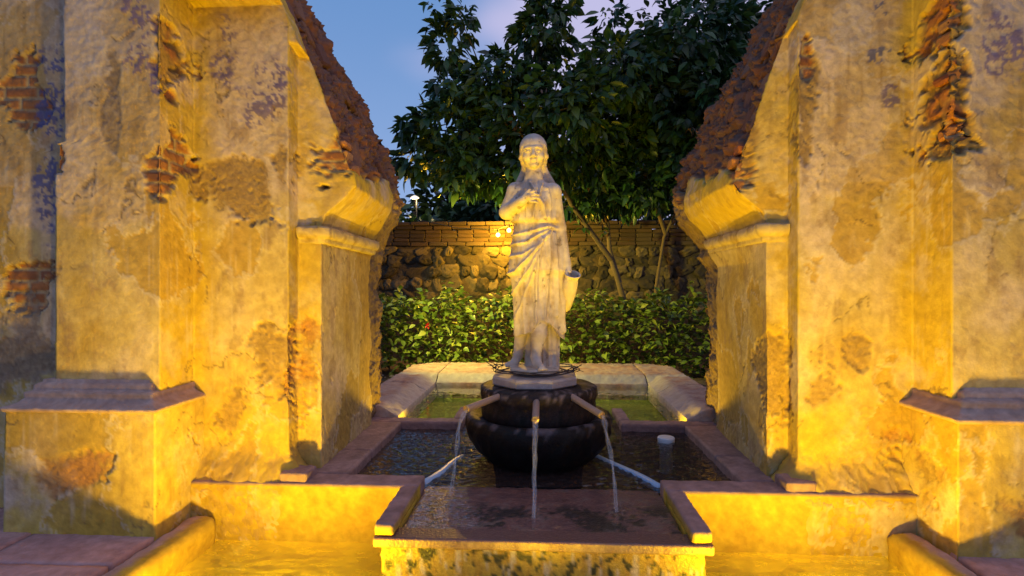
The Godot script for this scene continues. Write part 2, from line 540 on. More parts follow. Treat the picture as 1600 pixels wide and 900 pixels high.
		var rub := smoothstep(-4.02, -4.10, z + mid * 0.08) * (1.0 - b) if seg == 8 else ((1.0 - b) if seg >= 9 else 0.0)
		if rub > 0.0:
			var cell := n_cell.get_noise_3d(sx, y, z)
			d += rub * (cell * 0.045 + mid * 0.03 + fine * 0.018 - 0.01)
			col = col.lerp(Color(.27, .185, .10).lerp(Color(.16, .10, .06), clampf(0.5 + fine * 1.5 + cell * 0.5, 0, 1)), rub * 0.9)
	worn_by = d
	return col

func build_pier(left: bool) -> void:
	var sgn := -1.0 if left else 1.0
	var where := "left" if left else "right"
	var pier := thing("ruined_arch_pier", ("weathered plaster pier left of the marble statue, blue shaded strip beside its shaft" if left else "weathered plaster pier right of the marble statue, long bare patch on its shaft"), "ruined pier", Vector3.ZERO, "two piers of the fallen arch")
	var patches: Array = wear_left if left else wear_right
	var counts := [2, 88 if left else 30, 16, 54, 26, 52, 11, 14, 112, 34, 8]
	var ys := PackedFloat32Array()
	var y := -0.3
	while y < 3.75:
		ys.append(y)
		y += 0.0095 if y > 0.1 and y < 2.9 else 0.016
	var nu := 1
	for c in counts: nu += c
	var nv := ys.size()
	var P := PackedVector3Array()
	var C := PackedColorArray()
	P.resize(nu * nv)
	C.resize(nu * nv)
	for j in nv:
		var yy := ys[j]
		var K := pier_plan(yy, left)
		var normals := []
		for s in counts.size():
			var dd: Vector2 = K[s + 1] - K[s]
			normals.append(Vector2(dd.y, -dd.x).normalized() if dd.length() > 1e-4 else Vector2(0, 1))
		var row := j * nu
		for s in counts.size():
			var n: int = counts[s]
			for k in n + (1 if s == counts.size() - 1 else 0):
				var q: Vector2 = K[s].lerp(K[s + 1], float(k) / n)
				var o: Vector2 = normals[s]
				if k == 0 and s > 0: o = (normals[s - 1] + normals[s]).normalized()
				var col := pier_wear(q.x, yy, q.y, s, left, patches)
				if k == 0 and s > 0: worn_by *= 1.0 + 0.15 * absf((normals[s - 1] as Vector2).cross(o))
				var e := q + o * worn_by
				P[row] = Vector3(e.x * sgn, yy + (worn_by * 0.35 if s >= 8 else 0.0), e.y)
				C[row] = col
				row += 1
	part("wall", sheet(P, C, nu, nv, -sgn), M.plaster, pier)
	# plinth with its stepped weathering
	var stain := func(p: Vector3) -> Color:
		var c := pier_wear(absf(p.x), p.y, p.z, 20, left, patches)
		return c
	P = PackedVector3Array(); C = PackedColorArray()
	var path := [Vector2(2.62, -2.80), Vector2(2.62, -2.522), Vector2(1.853, -2.522), Vector2(1.853, -2.93)]
	var line := []
	for s in 3:
		var n := int(path[s].distance_to(path[s + 1]) / 0.011)
		for k in n + (1 if s == 2 else 0):
			var dd: Vector2 = path[s + 1] - path[s]
			var o := Vector2(dd.y, -dd.x).normalized()
			if k == 0 and s > 0:
				var d0: Vector2 = path[s] - path[s - 1]
				o = (o + Vector2(d0.y, -d0.x).normalized()).normalized()
			line.append([path[s].lerp(path[s + 1], float(k) / n), o])
	nv = 66
	for j in nv:
		var yy := -0.03 + 0.632 * j / (nv - 1)
		for q in line:
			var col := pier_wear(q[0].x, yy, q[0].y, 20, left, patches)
			var e: Vector2 = q[0] + q[1] * (worn_by * 0.8)
			P.append(Vector3(e.x * sgn, yy, e.y))
			C.append(col)
	var plinth := part("plinth", sheet(P, C, line.size(), nv, -sgn), M.plaster, pier)
	var cap_path := []
	for q in path: cap_path.append(Vector2(q.x * sgn, q.y))
	cap_path[3].y = -2.915
	var cap := [Vector2(0.0, 0.594), Vector2(0.010, 0.600), Vector2(0.013, 0.610), Vector2(0.008, 0.619), Vector2(-0.012, 0.625), Vector2(-0.036, 0.636), Vector2(-0.052, 0.654), Vector2(-0.050, 0.682), Vector2(-0.074, 0.686), Vector2(-0.078, 0.694), Vector2(-0.078, 0.712), Vector2(-0.090, 0.722), Vector2(-0.104, 0.725), Vector2(-0.106, 0.738), Vector2(-0.130, 0.742)]
	var grey := func(p: Vector3) -> Color:
		var m := n_mid.get_noise_3dv(p * 2.0)
		return Color(.56, .40, .33).lerp(Color(.43, .29, .24), clampf(0.5 + m, 0, 1)) * (1.0 + n_fine.get_noise_3dv(p) * 0.25)
	part("plinth_cap", sweep(cap_path, cap, -sgn, 0.012, grey, 0.004), M.plaster, plinth)
	# impost moulding round the opening
	var a2 := 1.372 if left else 1.332
	var a1 := 1.243 if left else 1.223
	var imp_path := [Vector2(a2 * sgn, -3.03), Vector2((a1 + 0.015) * sgn, -3.03), Vector2(a1 * sgn, -3.045), Vector2((a1 + 0.018) * sgn, -4.06)]
	var imp := [Vector2(-0.02, 1.448), Vector2(0.010, 1.454), Vector2(0.016, 1.468), Vector2(0.016, 1.480), Vector2(0.026, 1.484), Vector2(0.040, 1.502), Vector2(0.044, 1.518), Vector2(0.042, 1.540), Vector2(0.036, 1.549), Vector2(-0.02, 1.558)]
	var cream := func(p: Vector3) -> Color:
		var m := n_mid.get_noise_3dv(p * 2.0)
		return Color(.55, .44, .27).lerp(Color(.33, .23, .10), clampf(m * 1.8 + n_fine.get_noise_3dv(p) * 0.8, 0, 0.9))
	part("impost", sweep(imp_path, imp, -sgn, 0.010, cream, 0.006), M.plaster, pier)
	# bricks that stand out of the holes and of the broken edge
	rng.seed = 11 if left else 12
	var kinds := []
	for k in 5: kinds.append(brick_mesh(rng.randf_range(0.15, 0.22), 0.048, 0.10, 50 + k, 0.011))
	var spots := []
	if left:
		spots = [[1.985, 1.915, -2.662, .6], [2.0, 1.845, -2.660, .5], [1.97, 1.78, -2.662, .5], [2.70, 2.34, -2.835, 1.0], [2.86, 2.335, -2.835, 1.0], [2.74, 2.25, -2.835, .9], [2.88, 2.245, -2.84, 1.0], [2.80, 2.165, -2.838, .9],
			[2.72, 1.255, -2.84, 1.0], [2.86, 1.25, -2.84, 1.0], [2.80, 1.17, -2.84, 1.0], [1.20, 2.03, -3.045, .8], [1.17, 1.955, -3.04, .8], [1.12, 1.885, -3.05, .6], [1.245, 1.925, -3.055, .7]]
	else:
		spots = [[1.995, 1.935, -2.660, .75], [1.97, 2.20, -2.662, .5], [1.98, 2.46, -2.660, .55], [1.97, 2.39, -2.662, .5], [1.375, 2.43, -2.935, .32], [1.375, 2.36, -2.937, .32], [1.11, 1.90, -3.05, .7], [1.17, 1.84, -3.05, .6], [1.14, 1.97, -3.04, .7]]
	for s in spots:
		var b := part("brick", kinds[rng.randi() % 5], M["brick%d" % (rng.randi() % 4)], pier)
		b.position = Vector3(s[0] * sgn, s[1], s[2] - 0.060)
		b.scale = Vector3(s[3], 1, 1)
		b.rotation = Vector3(rng.randf_range(-.06, .06), rng.randf_range(-.1, .1), rng.randf_range(-.06, .06))
	var front: Array = FRONT_L if left else FRONT_R
	var back: Array = BACK_L if left else BACK_R
	for row in 10:
		for colm in 9:
			if rng.randf() < 0.45: continue
			var yy := 2.04 + row * 0.165 + rng.randf_range(-.05, .05)
			var zz := -3.12 - colm * 0.15 + rng.randf_range(-.03, .03)
			var t := clampf((-3.02 - zz) / 1.42, 0, 1)
			var a := lerpf(table(front, yy), table(back, yy), t)
			var a3 := lerpf(table(front, yy + 0.1), table(back, yy + 0.1), t)
			var slope := atan2(0.1, a3 - a)
			var b := part("brick", kinds[rng.randi() % 5], M["oldbrick%d" % (rng.randi() % 3)], pier)
			b.position = Vector3((a + 0.050 + rng.randf_range(-.02, .02)) * sgn, yy, zz)
			b.rotation = Vector3(rng.randf_range(-.12, .12), rng.randf_range(-.25, .25), (slope if not left else PI - slope) + rng.randf_range(-.12, .12))

# ------------------------------------------------------------------ the pools

func stone_tint(base: Color, dirt: Color, amount: float) -> Callable:
	return func(p: Vector3) -> Color:
		var m := n_mid.get_noise_3dv(p * 1.6) + n_fine.get_noise_3dv(p) * 0.45
		return base.lerp(dirt, clampf(0.35 + m * amount, 0, 1)) * (1.0 + n_fine.get_noise_3dv(p * 1.7) * 0.15)

func water_sheet(rects: Array, y: float, step: float, wave: Callable) -> ArrayMesh:
	var P := PackedVector3Array()
	var N := PackedVector3Array()
	var C := PackedColorArray()
	var I := PackedInt32Array()
	for r in rects:
		var nu := int((r[1] - r[0]) / step) + 2
		var nv := int((r[3] - r[2]) / step) + 2
		var first := P.size()
		for j in nv:
			for i in nu:
				var x := lerpf(r[0], r[1], float(i) / (nu - 1))
				var z := lerpf(r[2], r[3], float(j) / (nv - 1))
				var h: float = wave.call(x, z)
				var e := 0.004
				P.append(Vector3(x, y + h, z))
				N.append(Vector3(-(wave.call(x + e, z) - h) / e, 1, -(wave.call(x, z + e) - h) / e).normalized())
		for j in nv - 1:
			for i in nu - 1:
				var a := first + j * nu + i
				I.append_array([a, a + 1, a + nu, a + 1, a + nu + 1, a + nu])
	return from_arrays(P, N, C, I)

func build_basins() -> void:
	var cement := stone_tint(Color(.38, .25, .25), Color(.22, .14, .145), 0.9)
	var ochre := stone_tint(Color(.58, .41, .035), Color(.46, .29, .025), 1.2)  # yellow lamp glow put into the colour of the faces below the rims
	var basin := thing("fountain_basin", "cross shaped cement fountain basin with a thick rim around the dark stone bowl", "fountain basin")
	for s in [-1.0, 1.0]:
		var bx := func(called: String, x0: float, x1: float, y0: float, y1: float, z0: float, z1: float, tint: Callable, m: Material, res := 0.02, rd := 0.012, wear := 0.006):
			var lo := Vector3(minf(x0 * s, x1 * s), y0, z0)
			var hi := Vector3(maxf(x0 * s, x1 * s), y1, z1)
			part(called, worn_block(lo, hi, res, rd, wear, tint), m, basin)
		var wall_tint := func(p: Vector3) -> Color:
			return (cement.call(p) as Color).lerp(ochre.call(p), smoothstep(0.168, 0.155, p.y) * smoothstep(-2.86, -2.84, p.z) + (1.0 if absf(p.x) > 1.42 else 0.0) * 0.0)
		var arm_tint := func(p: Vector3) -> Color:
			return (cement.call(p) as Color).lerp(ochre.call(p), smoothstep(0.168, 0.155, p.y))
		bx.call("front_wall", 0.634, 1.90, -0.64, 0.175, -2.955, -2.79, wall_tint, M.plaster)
		bx.call("side_rim", 1.068, 1.40, -0.2, 0.176, -3.392, -2.957, cement, M.cement)
		bx.call("side_rim", 1.070, 1.40, -0.2, 0.174, -4.135, -3.396, cement, M.cement)
		bx.call("back_rim", 0.605, 1.40, -0.2, 0.173, -4.275, -4.137, cement, M.cement)
		bx.call("back_rim", 0.605, 0.695, -0.2, 0.174, -4.70, -4.277, cement, M.cement)
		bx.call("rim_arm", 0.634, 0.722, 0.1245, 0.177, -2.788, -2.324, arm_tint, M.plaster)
		bx.call("brick_stub", 1.235, 1.385, 0.15, 0.222, -2.95, -2.805, arm_tint, M.plaster, 0.015, 0.01, 0.012)
	var wet_floor := func(p: Vector3) -> Color:
		var m := n_mid.get_noise_3dv(p * 2.2) + n_fine.get_noise_3dv(p * 0.8) * 0.6
		var c := Color(.36, .17, .13).lerp(Color(.20, .10, .09), clampf(0.5 + m, 0, 1))
		var moss := smoothstep(0.02, 0.22, n_mid.get_noise_3dv(p * 1.3 + Vector3(4, 0, 2)) + n_fine.get_noise_3dv(p) * 0.7 - 0.05 + 0.12 * smoothstep(0.0, 0.4, p.x)) * smoothstep(0.22, 0.1, absf(p.z + 2.58))
		c = c.lerp(Color(.035, .03, .022), moss * 0.9)
		return c.lerp(Color(.28, .20, .17), smoothstep(0.22, 0.4, -m) * 0.7)
	part("tray_floor", worn_block(Vector3(-0.633, -0.12, -2.98), Vector3(0.633, 0.108, -2.43), 0.012, 0.012, 0.010, wet_floor), M.wet, basin)
	var sill_tint := func(p: Vector3) -> Color:
		return Color(.52, .36, .14).lerp(Color(.26, .14, .08), clampf(0.3 + n_mid.get_noise_3dv(Vector3(p.x * 5, p.y, 0)) * 0.9, 0, 1)).lerp(Color(.20, .10, .08), smoothstep(0.112, 0.12, p.y))
	part("sill", worn_block(Vector3(-0.726, 0.076, -2.428), Vector3(0.726, 0.122, -2.314), 0.012, 0.01, 0.004, sill_tint), M.wet, basin)
	var drip := func(p: Vector3) -> Color:
		var m := n_mid.get_noise_3d(p.x * 6.0, p.y * 1.6, 1.0) + n_fine.get_noise_3dv(p) * 0.5
		var c := Color(.64, .45, .06).lerp(Color(.48, .27, .04), clampf(0.2 + m, 0, 1))
		c = c.lerp(Color(.66, .56, .36), smoothstep(0.18, 0.3, n_mid.get_noise_3d(p.x * 9.0, p.y * 1.2, 8.0)))
		return c.lerp(Color(.06, .06, .025), smoothstep(0.20, 0.34, n_mid.get_noise_3d(p.x * 5.0, p.y * 4.0, 20.0) + n_fine.get_noise_3dv(p) * 0.4))
	for s in [-1.0, 1.0]:
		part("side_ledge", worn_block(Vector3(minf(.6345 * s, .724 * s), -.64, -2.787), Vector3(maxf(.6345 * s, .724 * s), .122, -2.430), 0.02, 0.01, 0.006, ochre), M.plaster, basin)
	part("basin_front", worn_block(Vector3(-0.70, -0.64, -2.50), Vector3(0.70, 0.076, -2.352), 0.012, 0.012, 0.012, drip), M.wet, basin)
	part("basin_floor", worn_block(Vector3(-1.10, -0.2, -4.70), Vector3(1.10, -0.10, -2.97), 0.04, 0.01, 0.01, stone_tint(Color(.10, .055, .04), Color(.035, .022, .02), 1.2)), M.wet, basin)
	var rear := thing("rear_pool", "long rectangular pool with broad pinkish rim lying behind the marble statue", "pool")
	var rim_tint := func(p: Vector3) -> Color:
		var m := n_mid.get_noise_3dv(p * 1.5) + n_fine.get_noise_3dv(p) * 0.4
		var c := Color(.46, .34, .30).lerp(Color(.36, .19, .16), clampf(0.25 + m * 1.3, 0, 1))
		var inner := minf(absf(absf(p.x) - 1.13), 9.0) if p.z > -5.82 else minf(absf(p.z + 5.8), 9.0)
		return c.lerp(Color(.50, .47, .48), smoothstep(0.2, 0.1, inner) * 0.8)
	var sink := func(p: Vector3) -> Vector3:
		var inner := absf(p.x) - 1.13 if p.z > -5.80 else minf(maxf(absf(p.x) - 1.13, -5.8 - p.z), 9.0)
		if p.y > 0.1: p.y -= 0.075 * smoothstep(0.17, 0.0, inner) - 0.012 * inner
		var cut := maxf(0.0, absf(p.x) - 1.13 - p.z - 5.80 - 1.12)
		p.x -= signf(p.x) * cut * 0.5
		p.z += cut * 0.5
		return p
	for k in 2:
		var za: float = [-6.75, -5.36][k]
		var zb: float = [-5.365, -4.28][k]
		part("side_rim", worn_block(Vector3(-1.56, -0.05, za), Vector3(-1.13, 0.262, zb), 0.022, 0.016, 0.012, rim_tint, sink), M.cement, rear)
		part("side_rim", worn_block(Vector3(1.13, -0.05, za), Vector3(1.56, 0.262, zb), 0.022, 0.016, 0.012, rim_tint, sink), M.cement, rear)
	for k in 3:
		part("back_rim", worn_block(Vector3(-1.128 + k * .752, -0.05, -6.75), Vector3(-0.380 + k * .752, 0.262, -5.80), 0.022, 0.016, 0.012, rim_tint, sink), M.cement, rear)
	part("pool_floor", worn_block(Vector3(-1.14, -0.03, -5.82), Vector3(1.14, 0.02, -4.28), 0.04, 0.008, 0.006, stone_tint(Color(.36, .42, .06), Color(.20, .27, .04), 1.0)), M.cement, rear)
	var front := thing("front_pool", "sunken pool of lit yellow water in front of the fountain basin", "pool")
	for s in [-1.0, 1.0]:
		var lo := Vector3(minf(1.69 * s, 1.85 * s), -0.62, -2.788)
		var hi := Vector3(maxf(1.69 * s, 1.85 * s), 0.012, -0.6)
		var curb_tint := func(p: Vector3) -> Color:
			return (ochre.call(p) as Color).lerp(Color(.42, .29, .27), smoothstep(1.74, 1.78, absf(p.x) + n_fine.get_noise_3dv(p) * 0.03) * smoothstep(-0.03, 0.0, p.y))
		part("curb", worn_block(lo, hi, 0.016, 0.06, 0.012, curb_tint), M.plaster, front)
	part("pool_floor", worn_block(Vector3(-1.70, -0.66, -2.8), Vector3(1.70, -0.60, -0.6), 0.05, 0.01, 0.006, stone_tint(Color(.50, .47, .26), Color(.40, .36, .18), 0.7)), M.cement, front)
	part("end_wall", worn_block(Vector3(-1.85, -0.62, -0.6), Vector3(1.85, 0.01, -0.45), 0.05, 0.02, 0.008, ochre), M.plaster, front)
	# water
	var chop := func(x: float, z: float) -> float:
		var rings := 0.0
		for q in [Vector2(-.468, -2.82), Vector2(-.032, -2.57), Vector2(.368, -2.66)]:
			var r := Vector2(x, z).distance_to(q)
			if r < .3: rings += sin(r * 150.0) * exp(-r * 16.0) * 0.0022
		return rings + n_big.get_noise_3d(x * 11.0, z * 24.0, 2.0) * 0.0085
	var film := func(x: float, z: float) -> float: return chop.call(x, z) * 0.3
	var calm := func(x: float, z: float) -> float:
		return n_mid.get_noise_3d(x * 2.0, z * 4.0, 9.0) * 0.0009
	var swirl := func(x: float, z: float) -> float:
		return n_mid.get_noise_3d(x * 0.9 + z, z * 4.5, 14.0) * 0.006
	var w := part("water", water_sheet([[-1.075, 1.075, -4.14, -2.965], [-0.61, 0.61, -4.66, -4.14]], 0.117, 0.012, chop), M.water)
	tag(w, "rippled water in the middle basin around the dark stone bowl", "water", "", "structure")
	w = part("water", water_sheet([[-0.636, 0.636, -2.965, -2.425]], 0.117, 0.010, film), M.clear_water)
	tag(w, "thin clear water running over the mossy tray to the front sill", "water", "", "structure")
	w = part("water", water_sheet([[-1.16, 1.16, -5.86, -4.27]], 0.15, 0.03, calm), M.green_water)
	tag(w, "still green water of the rear pool behind the statue", "water", "", "structure")
	w = part("water", water_sheet([[-1.70, 1.70, -2.80, -0.58]], -0.13, 0.02, swirl), M.yellow_water)
	tag(w, "yellow lit water of the sunken pool in the foreground", "water", "", "structure")
	# small fittings
	for s in [-1.0, 1.0]:
		var pts := []
		var a := Vector3(0.65, 0.108, -2.99) if s > 0 else Vector3(-0.655, 0.108, -2.985)
		var b := Vector3(0.33, 0.100, -3.62) if s > 0 else Vector3(-0.50, 0.098, -3.5)
		for k in 9: pts.append(a.lerp(b, k / 8.0) + Vector3(sin(k * 0.7) * 0.012, 0, 0))
		var hose := part("hose", tube(pts, [0.026], 10), M.pvc)
		tag(hose, "pale blue hose in the basin water running to the %s rim arm" % ("right" if s > 0 else "left"), "hose", "pale blue hoses in the middle basin")
	var white := func(_p: Vector3) -> Color: return Color.WHITE
	var pot := thing("overflow_pipe", "short white plastic overflow pipe with a round cap standing in the basin water", "pipe", Vector3(0.885, -0.125, -3.90))
	part("pipe", lathe([Vector2(0.0, 0.0), Vector2(0.045, 0.0), Vector2(0.045, 0.24), Vector2(0.0, 0.241)], 20, 0.0, white), M.white_plastic, pot)
	part("cap", lathe([Vector2(0.046, 0.225), Vector2(0.058, 0.228), Vector2(0.06, 0.265), Vector2(0.055, 0.272), Vector2(0.0, 0.273)], 20, 0.0, white), M.white_plastic, pot)

func facet_prism(rings: Array, sides: int, turn: float) -> ArrayMesh:   # rings of (radius, height), flat faces
	var st := SurfaceTool.new()
	st.begin(Mesh.PRIMITIVE_TRIANGLES)
	st.set_smooth_group(-1)
	for k in rings.size() - 1:
		for i in sides:
			var q := []
			for e in [[k, i], [k, i + 1], [k + 1, i + 1], [k + 1, i]]:
				var a: float = turn + TAU * e[1] / sides
				q.append(Vector3(cos(a) * rings[e[0]].x, rings[e[0]].y, sin(a) * rings[e[0]].x))
			for v in [q[0], q[1], q[2], q[0], q[2], q[3]]: st.add_vertex(v)
	st.generate_normals()
	return st.commit()

func build_bowl() -> void:
	var bowl := thing("stone_bowl", "round dark wet stone fountain bowl with a drum carrying the marble statue", "fountain bowl", Vector3(-0.015, -0.1, -3.5))
	var dark := func(p: Vector3) -> Color:
		var m := n_mid.get_noise_3dv(p * 3.0) + n_fine.get_noise_3dv(p) * 0.6
		var c := Color(.012, .009, .009).lerp(Color(.005, .0045, .0045), clampf(0.5 + m, 0, 1))
		return c.lerp(Color(.14, .11, .12), smoothstep(0.05, 0.35, m + smoothstep(0.46, 0.51, p.y) * 0.22 - 0.12) * smoothstep(0.44, 0.5, p.y))
	part("basin", lathe([Vector2(0, 0), Vector2(0.27, 0), Vector2(0.275, 0.1), Vector2(0.29, 0.19), Vector2(0.35, 0.245), Vector2(0.40, 0.29), Vector2(0.435, 0.34), Vector2(0.456, 0.39), Vector2(0.466, 0.43), Vector2(0.467, 0.47), Vector2(0.457, 0.495), Vector2(0.435, 0.508), Vector2(0.40, 0.500), Vector2(0.35, 0.48)], 120, 0.014, dark), M.dark_stone, bowl)
	var crust := func(p: Vector3) -> Color:
		var m := n_mid.get_noise_3d(p.x * 9.0, p.y * 2.0, p.z * 9.0) + n_fine.get_noise_3dv(p) * 0.6
		var c := Color(.040, .027, .025).lerp(Color(.010, .008, .008), clampf(0.55 + m, 0, 1))
		return c.lerp(Color(.20, .15, .15), smoothstep(0.1, 0.4, m) * smoothstep(0.6, 0.66, p.y))
	part("drum", lathe([Vector2(0.35, 0.47), Vector2(0.362, 0.50), Vector2(0.365, 0.54), Vector2(0.362, 0.58), Vector2(0.366, 0.61), Vector2(0.372, 0.63), Vector2(0.374, 0.655), Vector2(0.368, 0.675), Vector2(0.35, 0.684), Vector2(0.30, 0.686), Vector2(0.2, 0.687), Vector2(0.0, 0.688)], 120, 0.010, crust), M.dark_stone, bowl)
	var at := bowl.position
	var ends := [[Vector3(-0.24, 0.556, -3.24), Vector3(-0.414, 0.527, -3.0), Vector3(-0.468, 0.115, -2.82), "left"], [Vector3(-0.025, 0.556, -3.20), Vector3(-0.028, 0.498, -2.90), Vector3(-0.032, 0.115, -2.57), "middle"], [Vector3(0.17, 0.566, -3.22), Vector3(0.333, 0.504, -3.0), Vector3(0.368, 0.115, -2.66), "right"]]
	for e in ends:
		var dir: Vector3 = (e[1] - e[0]).normalized()
		var pts := []
		for k in 9: pts.append(e[0].lerp(e[1], k / 8.0) - at)
		var pipe := part("pipe", tube(pts, [0.0195], 16, 0.05, Color.WHITE, false), M.copper, bowl)
		var lining := part("lining", tube([e[1] - at - dir * 0.09, e[1] - at - dir * 0.05, e[1] - at - dir * 0.001], [0.001, 0.0150, 0.0155], 16, 0.0, Color.WHITE, false), M.copper, pipe)
		lining.position = Vector3.ZERO
		part("mouth_ring", tube([e[1] - at - dir * 0.006, e[1] - at + dir * 0.002, e[1] - at + dir * 0.004, e[1] - at + dir * 0.001, e[1] - at - dir * 0.01], [0.0202, 0.0208, 0.0182, 0.0149, 0.0147], 18, 0.0, Color.WHITE, false), M.brass, pipe)
		# the falling water: strands that twist and thin out
		rng.seed = 77 + int(e[1].x * 100)
		var jet := thing("water_jet", "thin stream of water falling from the %s pipe of the stone bowl" % e[3], "water stream", e[1], "streams falling from the bowl pipes")
		for strand in (3 if e[3] == "middle" else 2):
			var sp := []
			var sr := []
			for k in 26:
				var t := k / 25.0
				var p: Vector3 = Vector3(lerpf(e[1].x, e[2].x, t), lerpf(e[1].y - 0.006, e[2].y, t * t), lerpf(e[1].z, e[2].z, t)) - e[1]
				p += Vector3(sin(t * 9.0 + strand * 2.1), 0, cos(t * 11.0 + strand)) * (0.010 - 0.004 * t)
				sp.append(p)
				sr.append((0.0075 - 0.0042 * t) * (1.0 + 0.35 * sin(t * 31.0 + strand * 1.7)) + 0.0012)
			part("strand", tube(sp, sr, 8), M.jet, jet)
		var spray := SurfaceTool.new()
		spray.begin(Mesh.PRIMITIVE_TRIANGLES)
		for k in 34:
			var drop := SphereMesh.new()
			drop.radius = rng.randf_range(.0014, .0034)
			drop.height = drop.radius * 2.4
			drop.radial_segments = 6
			drop.rings = 4
			var rr := rng.randf() * .055
			var an := rng.randf() * TAU
			spray.append_from(drop, 0, Transform3D(Basis(), e[2] - e[1] + Vector3(cos(an) * rr, rng.randf() * (.075 - rr), sin(an) * rr)))
		part("spray", spray.commit(), M.jet, jet).set_meta("kind", "stuff")
	var slab_tint := Color(.52, .45, .43)
	var slab := part("marble_slab", facet_prism([Vector2(0.0, 0.0), Vector2(0.262, 0.0), Vector2(0.282, 0.012), Vector2(0.284, 0.048), Vector2(0.276, 0.060), Vector2(0.0, 0.064)], 8, TAU / 16), null)
	slab.material_override = rough_mat(lin(slab_tint.r, slab_tint.g, slab_tint.b), 0.6, M.marble.albedo_texture, M.marble.normal_texture, 2.0, 0.4)
	slab.material_override.vertex_color_use_as_albedo = false
	slab.position = Vector3(-0.04, 0.588, -3.5)
	tag(slab, "eight sided pale marble slab lying on the dark drum under the statue", "slab")
	# dry vine wound round the slab
	var vine := thing("dry_vine", "thin dark dry vine wound around the feet of the statue on the marble slab", "vine", Vector3(-0.04, 0.66, -3.5))
	rng.seed = 5
	for loop in 3:
		var pts := []
		var r0 := 0.235 + loop * 0.022
		for k in 41:
			var a := TAU * k / 40.0 + loop
			pts.append(Vector3(cos(a) * (r0 + 0.012 * sin(a * 5 + loop)), 0.012 + 0.01 * sin(a * 3 + loop * 2) + 0.006 * loop, sin(a) * (r0 * 0.8 + 0.01 * cos(a * 4))))
		part("stem", tube(pts, [0.0045 - loop * 0.0008], 6), M.twig, vine)
	for k in 26:
		var a := rng.randf_range(-0.5, 0.9) + (PI if k % 2 else 0.0)
		var b := Vector3(cos(a) * 0.25, 0.02, sin(a) * 0.2)
		var c := b + Vector3(rng.randf_range(-.05, .05) + cos(a) * 0.035, rng.randf_range(-.02, .045), rng.randf_range(-.05, .05))
		part("twig", tube([b, b.lerp(c, .5) + Vector3(0, rng.randf_range(0, .012), 0), c], [0.003, 0.0026, 0.0014], 5), M.twig, vine)

# ------------------------------------------------------------------ the statue
# a distance field meshed as surface nets, visiting only the blocks near the surface

func surface_nets(f: Callable, lo: Vector3, hi: Vector3, cell: float, tint: Callable) -> ArrayMesh:
	var B := 4
	var nb := Vector3i(((hi - lo) / (cell * B)).ceil())
	var n := nb * B + Vector3i.ONE
	var D := PackedFloat32Array()
	D.resize(n.x * n.y * n.z)
	D.fill(99.0)
	var sx := n.x
	var sxy := n.x * n.y
	var cells := PackedInt32Array()
	var reach := cell * B * 0.87 * 1.35 + cell
	for bz in nb.z:
		for by in nb.y:
			for bx in nb.x:
				var c := lo + (Vector3(bx, by, bz) + Vector3.ONE * 0.5) * cell * B
				if absf(f.call(c)) > reach: continue
				for z in range(bz * B, bz * B + B + 1):
					for y in range(by * B, by * B + B + 1):
						var at := z * sxy + y * sx + bx * B
						for x in range(bx * B, bx * B + B + 1):
							if D[at] > 98.0: D[at] = f.call(lo + Vector3(x, y, z) * cell)
							at += 1
				for z in range(bz * B, bz * B + B):
					for y in range(by * B, by * B + B):
						for x in range(bx * B, bx * B + B): cells.append(z * sxy + y * sx + x)
	var off := [0, 1, sx, sx + 1, sxy, sxy + 1, sxy + sx, sxy + sx + 1]
	var id := {}
	var P := PackedVector3Array()
	var C := PackedColorArray()
	for at in cells:
		var inside := 0
		for o in 8:
			if D[at + off[o]] < 0.0: inside += 1
		if inside == 0 or inside == 8: continue
		var s := Vector3.ZERO
		var k := 0
		for e in [[0, 1], [2, 3], [4, 5], [6, 7], [0, 2], [1, 3], [4, 6], [5, 7], [0, 4], [1, 5], [2, 6], [3, 7]]:
			var a := D[at + off[e[0]]]
			var b := D[at + off[e[1]]]
			if (a < 0.0) != (b < 0.0):
				var t := a / (a - b)
				var pa := Vector3(e[0] & 1, (e[0] >> 1) & 1, e[0] >> 2)
				var pb := Vector3(e[1] & 1, (e[1] >> 1) & 1, e[1] >> 2)
				s += pa.lerp(pb, t)
				k += 1
		var base := Vector3(at % sx, (at / sx) % n.y, at / sxy)
		id[at] = P.size()
		var p := lo + (base + s / k) * cell
		P.append(p)
		C.append(tint.call(p))
	var I := PackedInt32Array()
	for at in id:
		var d0 := D[at]
		for ax in 3:
			var st: int = [1, sx, sxy][ax]
			var d1 := D[at + st]
			if (d0 < 0.0) == (d1 < 0.0): continue
			var u: int = [sx, sxy, 1][ax]
			var v: int = [sxy, 1, sx][ax]
			if not (id.has(at - u) and id.has(at - v) and id.has(at - u - v)): continue
			var q := [id[at], id[at - u], id[at - u - v], id[at - v]]
			if d0 < 0.0: I.append_array([q[0], q[2], q[1], q[0], q[3], q[2]])
			else: I.append_array([q[0], q[1], q[2], q[0], q[2], q[3]])
	var N := PackedVector3Array()
	N.resize(P.size())
	renormal(P, N, I)
	return from_arrays(P, N, C, I)

func cone(p: Vector3, a: Vector3, b: Vector3, ra: float, rb: float) -> float:
	var ab := b - a
	var t := clampf((p - a).dot(ab) / ab.length_squared(), 0, 1)
	return (p - a - ab * t).length() - lerpf(ra, rb, t)

func egg(p: Vector3, c: Vector3, r: Vector3) -> float:
	var q := (p - c) / r
	return (q.length() - 1.0) * minf(r.x, minf(r.y, r.z))

func smin(a: float, b: float, k: float) -> float:
	var h := maxf(k - absf(a - b), 0.0) / k
	return minf(a, b) - h * h * k * 0.25

const PX := 0.00412
var gown := PackedFloat32Array()
var gown_h := PackedFloat32Array()
var gown_c := PackedVector2Array()
const GA := 256
const GY := 300
const G0 := 0.12
const GS := 0.004

